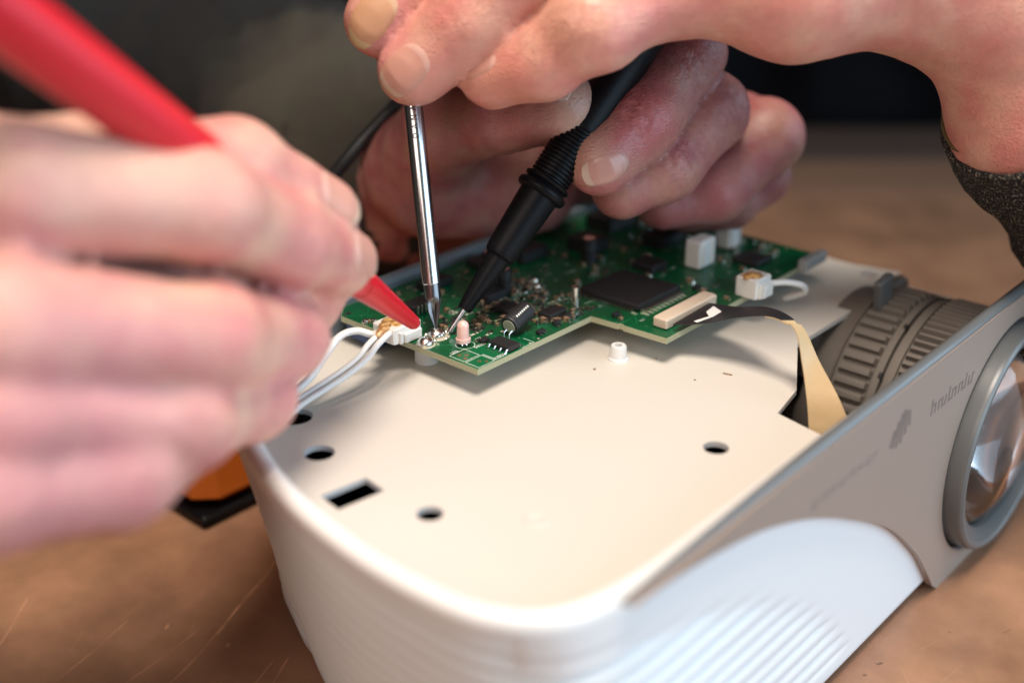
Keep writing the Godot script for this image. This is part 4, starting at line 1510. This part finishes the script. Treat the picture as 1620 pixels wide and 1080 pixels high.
	R.wrinkles.push_back([at(1160, 175, 345), (at(1124, 176, 354) - at(1040, 90, 412)).normalized(), 12.0, 3.3, 0.5])
	R.mesh(1.12)
	var lf := L.pos.size()
	var both := Body.new()
	both.pos = L.pos.duplicate(); both.pos.append_array(R.pos)
	both.nor = L.nor.duplicate(); both.nor.append_array(R.nor)
	both.colr = L.colr.duplicate(); both.colr.append_array(R.colr)
	both.idx = L.idx.duplicate()
	for i in R.idx: both.idx.push_back(i + lf)
	flesh(both, "body", M.skin, tester)
	nail(R, at(951, 264, 326), at(923, 278, 326) - at(984, 254, 326), at(968, 282, 300) - at(951, 256, 327), 10.6, 9.6, 9.2, M.nail_pink, tester, 1)
	nail(R, at(890, 170, 327), at(892, 170, 327) - at(795, 178, 338), at(880, 150, 320) - at(893, 172, 327) + Vector3(0, 4, 0), 12.0, 12.0, 9.6, M.nail_pink, tester, 5)
	nail(L, at(532, 409, 274), at(535, 411, 275) - at(455, 383, 255), at(640, 380, 262) - at(535, 411, 275), 11.0, 11.0, 8.3, M.nail, tester, 1)
	nail(L, at(498, 333, 268), at(502, 337, 269) - at(368, 264, 250), at(600, 290, 262) - at(502, 337, 269), 11.0, 11.0, 8.8, M.nail, tester, 5)
	# jacket: sleeve of the far arm, upper arm and trunk
	var J := Body.new()
	J.nz = noise(0.022, 3, FastNoiseLite.TYPE_SIMPLEX, 61); J.fine = fine
	J.k_palm = 20.0
	J.tone = Color(0.010, 0.010, 0.011); J.tone2 = Color(0.008, 0.008, 0.009)
	J.spots.push_back([at(90, 20, 520), 90.0, Color(0.020, 0.022, 0.026), 1.0])
	J.spots.push_back([at(530, 190, 430), 62.0, Color(0.060, 0.053, 0.040), 1.0])  # light on the sleeve painted in as lighter olive patches
	J.spots.push_back([at(580, 300, 410), 40.0, Color(0.045, 0.038, 0.028), 1.0])
	J.bone(at(596, 262, 440), at(520, 220, 470), 36, 43)
	J.bone(at(520, 220, 470), at(180, 60, 560), 43, 55)
	J.bone(at(180, 60, 560), at(-500, -700, 640), 56, 75)
	J.bone(at(-500, -700, 640), at(-1000, -600, 560), 75, 110)
	J.bone(at(-1000, -600, 560), at(-900, 900, 480), 120, 130)
	J.mesh(6.0)
	var k := 0
	for p in J.pos:
		var v := J.nz.get_noise_3dv(p * Vector3(1.0, 0.7, 1.6)) * 14.0
		J.pos[k] = p + J.nor[k] * v
		k += 1
	var ja := flesh(J, "jacket", M.jacket, tester)
	says(ja, "dark olive jacket with a folded sleeve")
	# ---------- the second person: hand on the screwdriver, tweed sleeve
	var other := thing("person", "person in a speckled tweed jacket gripping the screwdriver from above", "person", at(2300, 900, 400) * Vector3(1, 0, 1))
	var T := Body.new()
	T.nz = wrap; T.fine = fine
	T.tone = Color(0.66, 0.345, 0.255); T.tone2 = Color(0.62, 0.23, 0.19)
	T.crease_tint = 0.45; T.k_side = 0.9; T.k_palm = 8.0
	var tw := at(1590, -10, 306)
	T.bone(at(1900, 520, 385), at(1655, 175, 318), 25, 22)
	T.bone(at(1655, 175, 318), tw, 22, 19)
	T.bone(tw, at(1400, -70, 298), 19, 17)
	T.bone(at(1400, -70, 298), at(1262, -22, 296), 17, 15.5)
	T.bone(at(1262, -22, 296), at(1110, -38, 296), 15.5, 13)
	T.bone(tw, at(1090, -160, 300), 20, 16)
	T.bone(at(1090, -160, 300), at(960, -200, 310), 16, 14)
	T.chain([at(960, -260, 315), at(800, -175, 300), at(690, -75, 301), at(602, 33, 305)], [12, 10.6, 9.9, 9.2], 1)
	T.chain([at(1020, -150, 305), at(850, -72, 292), at(745, 30, 298), at(657, 109, 304)], [12, 10.8, 10.0, 9.3], 2)
	T.chain([at(1090, -40, 298), at(938, 42, 290), at(858, 92, 298), at(779, 116, 304)], [12, 10.4, 9.3, 8.6], 3)
	T.chain([at(700, -120, 340), at(760, 0, 330), at(700, 70, 330)], [14, 11, 9.5], 4)
	for s in [[at(600, 60, 298), 10.0, Color(0.62, 0.26, 0.24), 0.7], [at(690, 120, 296), 12.0, Color(0.62, 0.27, 0.21), 0.6], [at(900, 25, 282), 14.0, Color(0.66, 0.35, 0.25), 0.7], [at(800, 130, 294), 12.0, Color(0.62, 0.25, 0.18), 0.6], [at(1050, 0, 290), 16.0, Color(0.60, 0.22, 0.18), 0.5]]: T.spots.push_back(s)
	var td := (at(657, 109, 304) - at(745, 30, 298)).normalized()
	T.wrinkles.push_back([at(720, 25, 289), td, 12.0, 3.4, 0.6])
	T.wrinkles.push_back([at(835, 70, 289), (at(779, 116, 304) - at(858, 92, 298)).normalized(), 11.0, 3.4, 0.6])
	T.wrinkles.push_back([at(925, 30, 281), (at(858, 92, 298) - at(938, 42, 290)).normalized(), 14.0, 3.8, 0.6])
	T.wrinkles.push_back([at(655, -40, 293), (at(602, 33, 305) - at(690, -75, 301)).normalized(), 10.0, 2.8, 0.4])
	T.mesh(1.5)
	flesh(T, "body", M.skin, other)
	nail(T, at(598, 38, 304), at(602, 33, 305) - at(690, -75, 301), at(560, 20, 285) - at(602, 33, 305), 13.0, 11.5, 9.2, M.nail_yellow, other, 1)
	nail(T, at(653, 112, 304), at(657, 109, 304) - at(745, 30, 298), at(630, 100, 285) - at(657, 109, 304), 12.0, 11.0, 9.3, M.nail, other, 2)
	nail(T, at(773, 117, 304), at(779, 116, 304) - at(858, 92, 298), at(735, 95, 298) - at(779, 116, 304), 11.0, 10.5, 8.6, M.nail, other, 3)
	sleeve("tweed_sleeve", other, at(1640, 152, 314), at(1655, 175, 318) + (at(1900, 520, 385) - at(1655, 175, 318)) * 1.6, 25.6, 34.0, 2.2, M.tweed, 71)
	sleeve("shirt_cuff", other, at(1629, 134, 313), at(1900, 520, 385), 23.5, 26.6, 1.0, M.lining, 72)


# A sleeve: a tube with thickness, folded, open at the wrist
func sleeve(called: String, who: Node, a: Vector3, b: Vector3, r0: float, r1: float, thick: float, m: Material, sd: int) -> void:
	var nz := noise(0.035, 3, FastNoiseLite.TYPE_SIMPLEX, sd)
	var ax := (b - a).normalized()
	var f: Array = Shape.frame(ax)
	var rings := []
	var n := 72
	var span := a.distance_to(b)
	var levels := []
	var x := span * 0.5
	while x > 1.0: levels.push_back([x, -thick]); x -= 4.0
	for k in 7:
		var t := PI * k / 6.0
		levels.push_back([-sin(t) * thick * 0.6, -thick * (0.5 + 0.5 * cos(t))])
	x = 1.0
	while x < span: levels.push_back([x, 0.0]); x += 3.0
	for l in levels:
		var r := PackedVector3Array()
		for i in n:
			var t := TAU * i / n
			var u: Vector3 = f[0] * cos(t) + f[1] * sin(t)
			var p: Vector3 = a + ax * l[0]
			var q: float = lerpf(r0, r1, maxf(l[0], 0.0) / span) + l[1] + nz.get_noise_3dv(p + u * 24.0) * 3.2 * minf(1.0, 0.3 + l[0] / 20.0)
			r.push_back(p + u * q)
		rings.push_back(r)
	var sh := Shape.new()
	sh.loft(rings, false, false)
	obj(called, sh, m, who, 50.0)
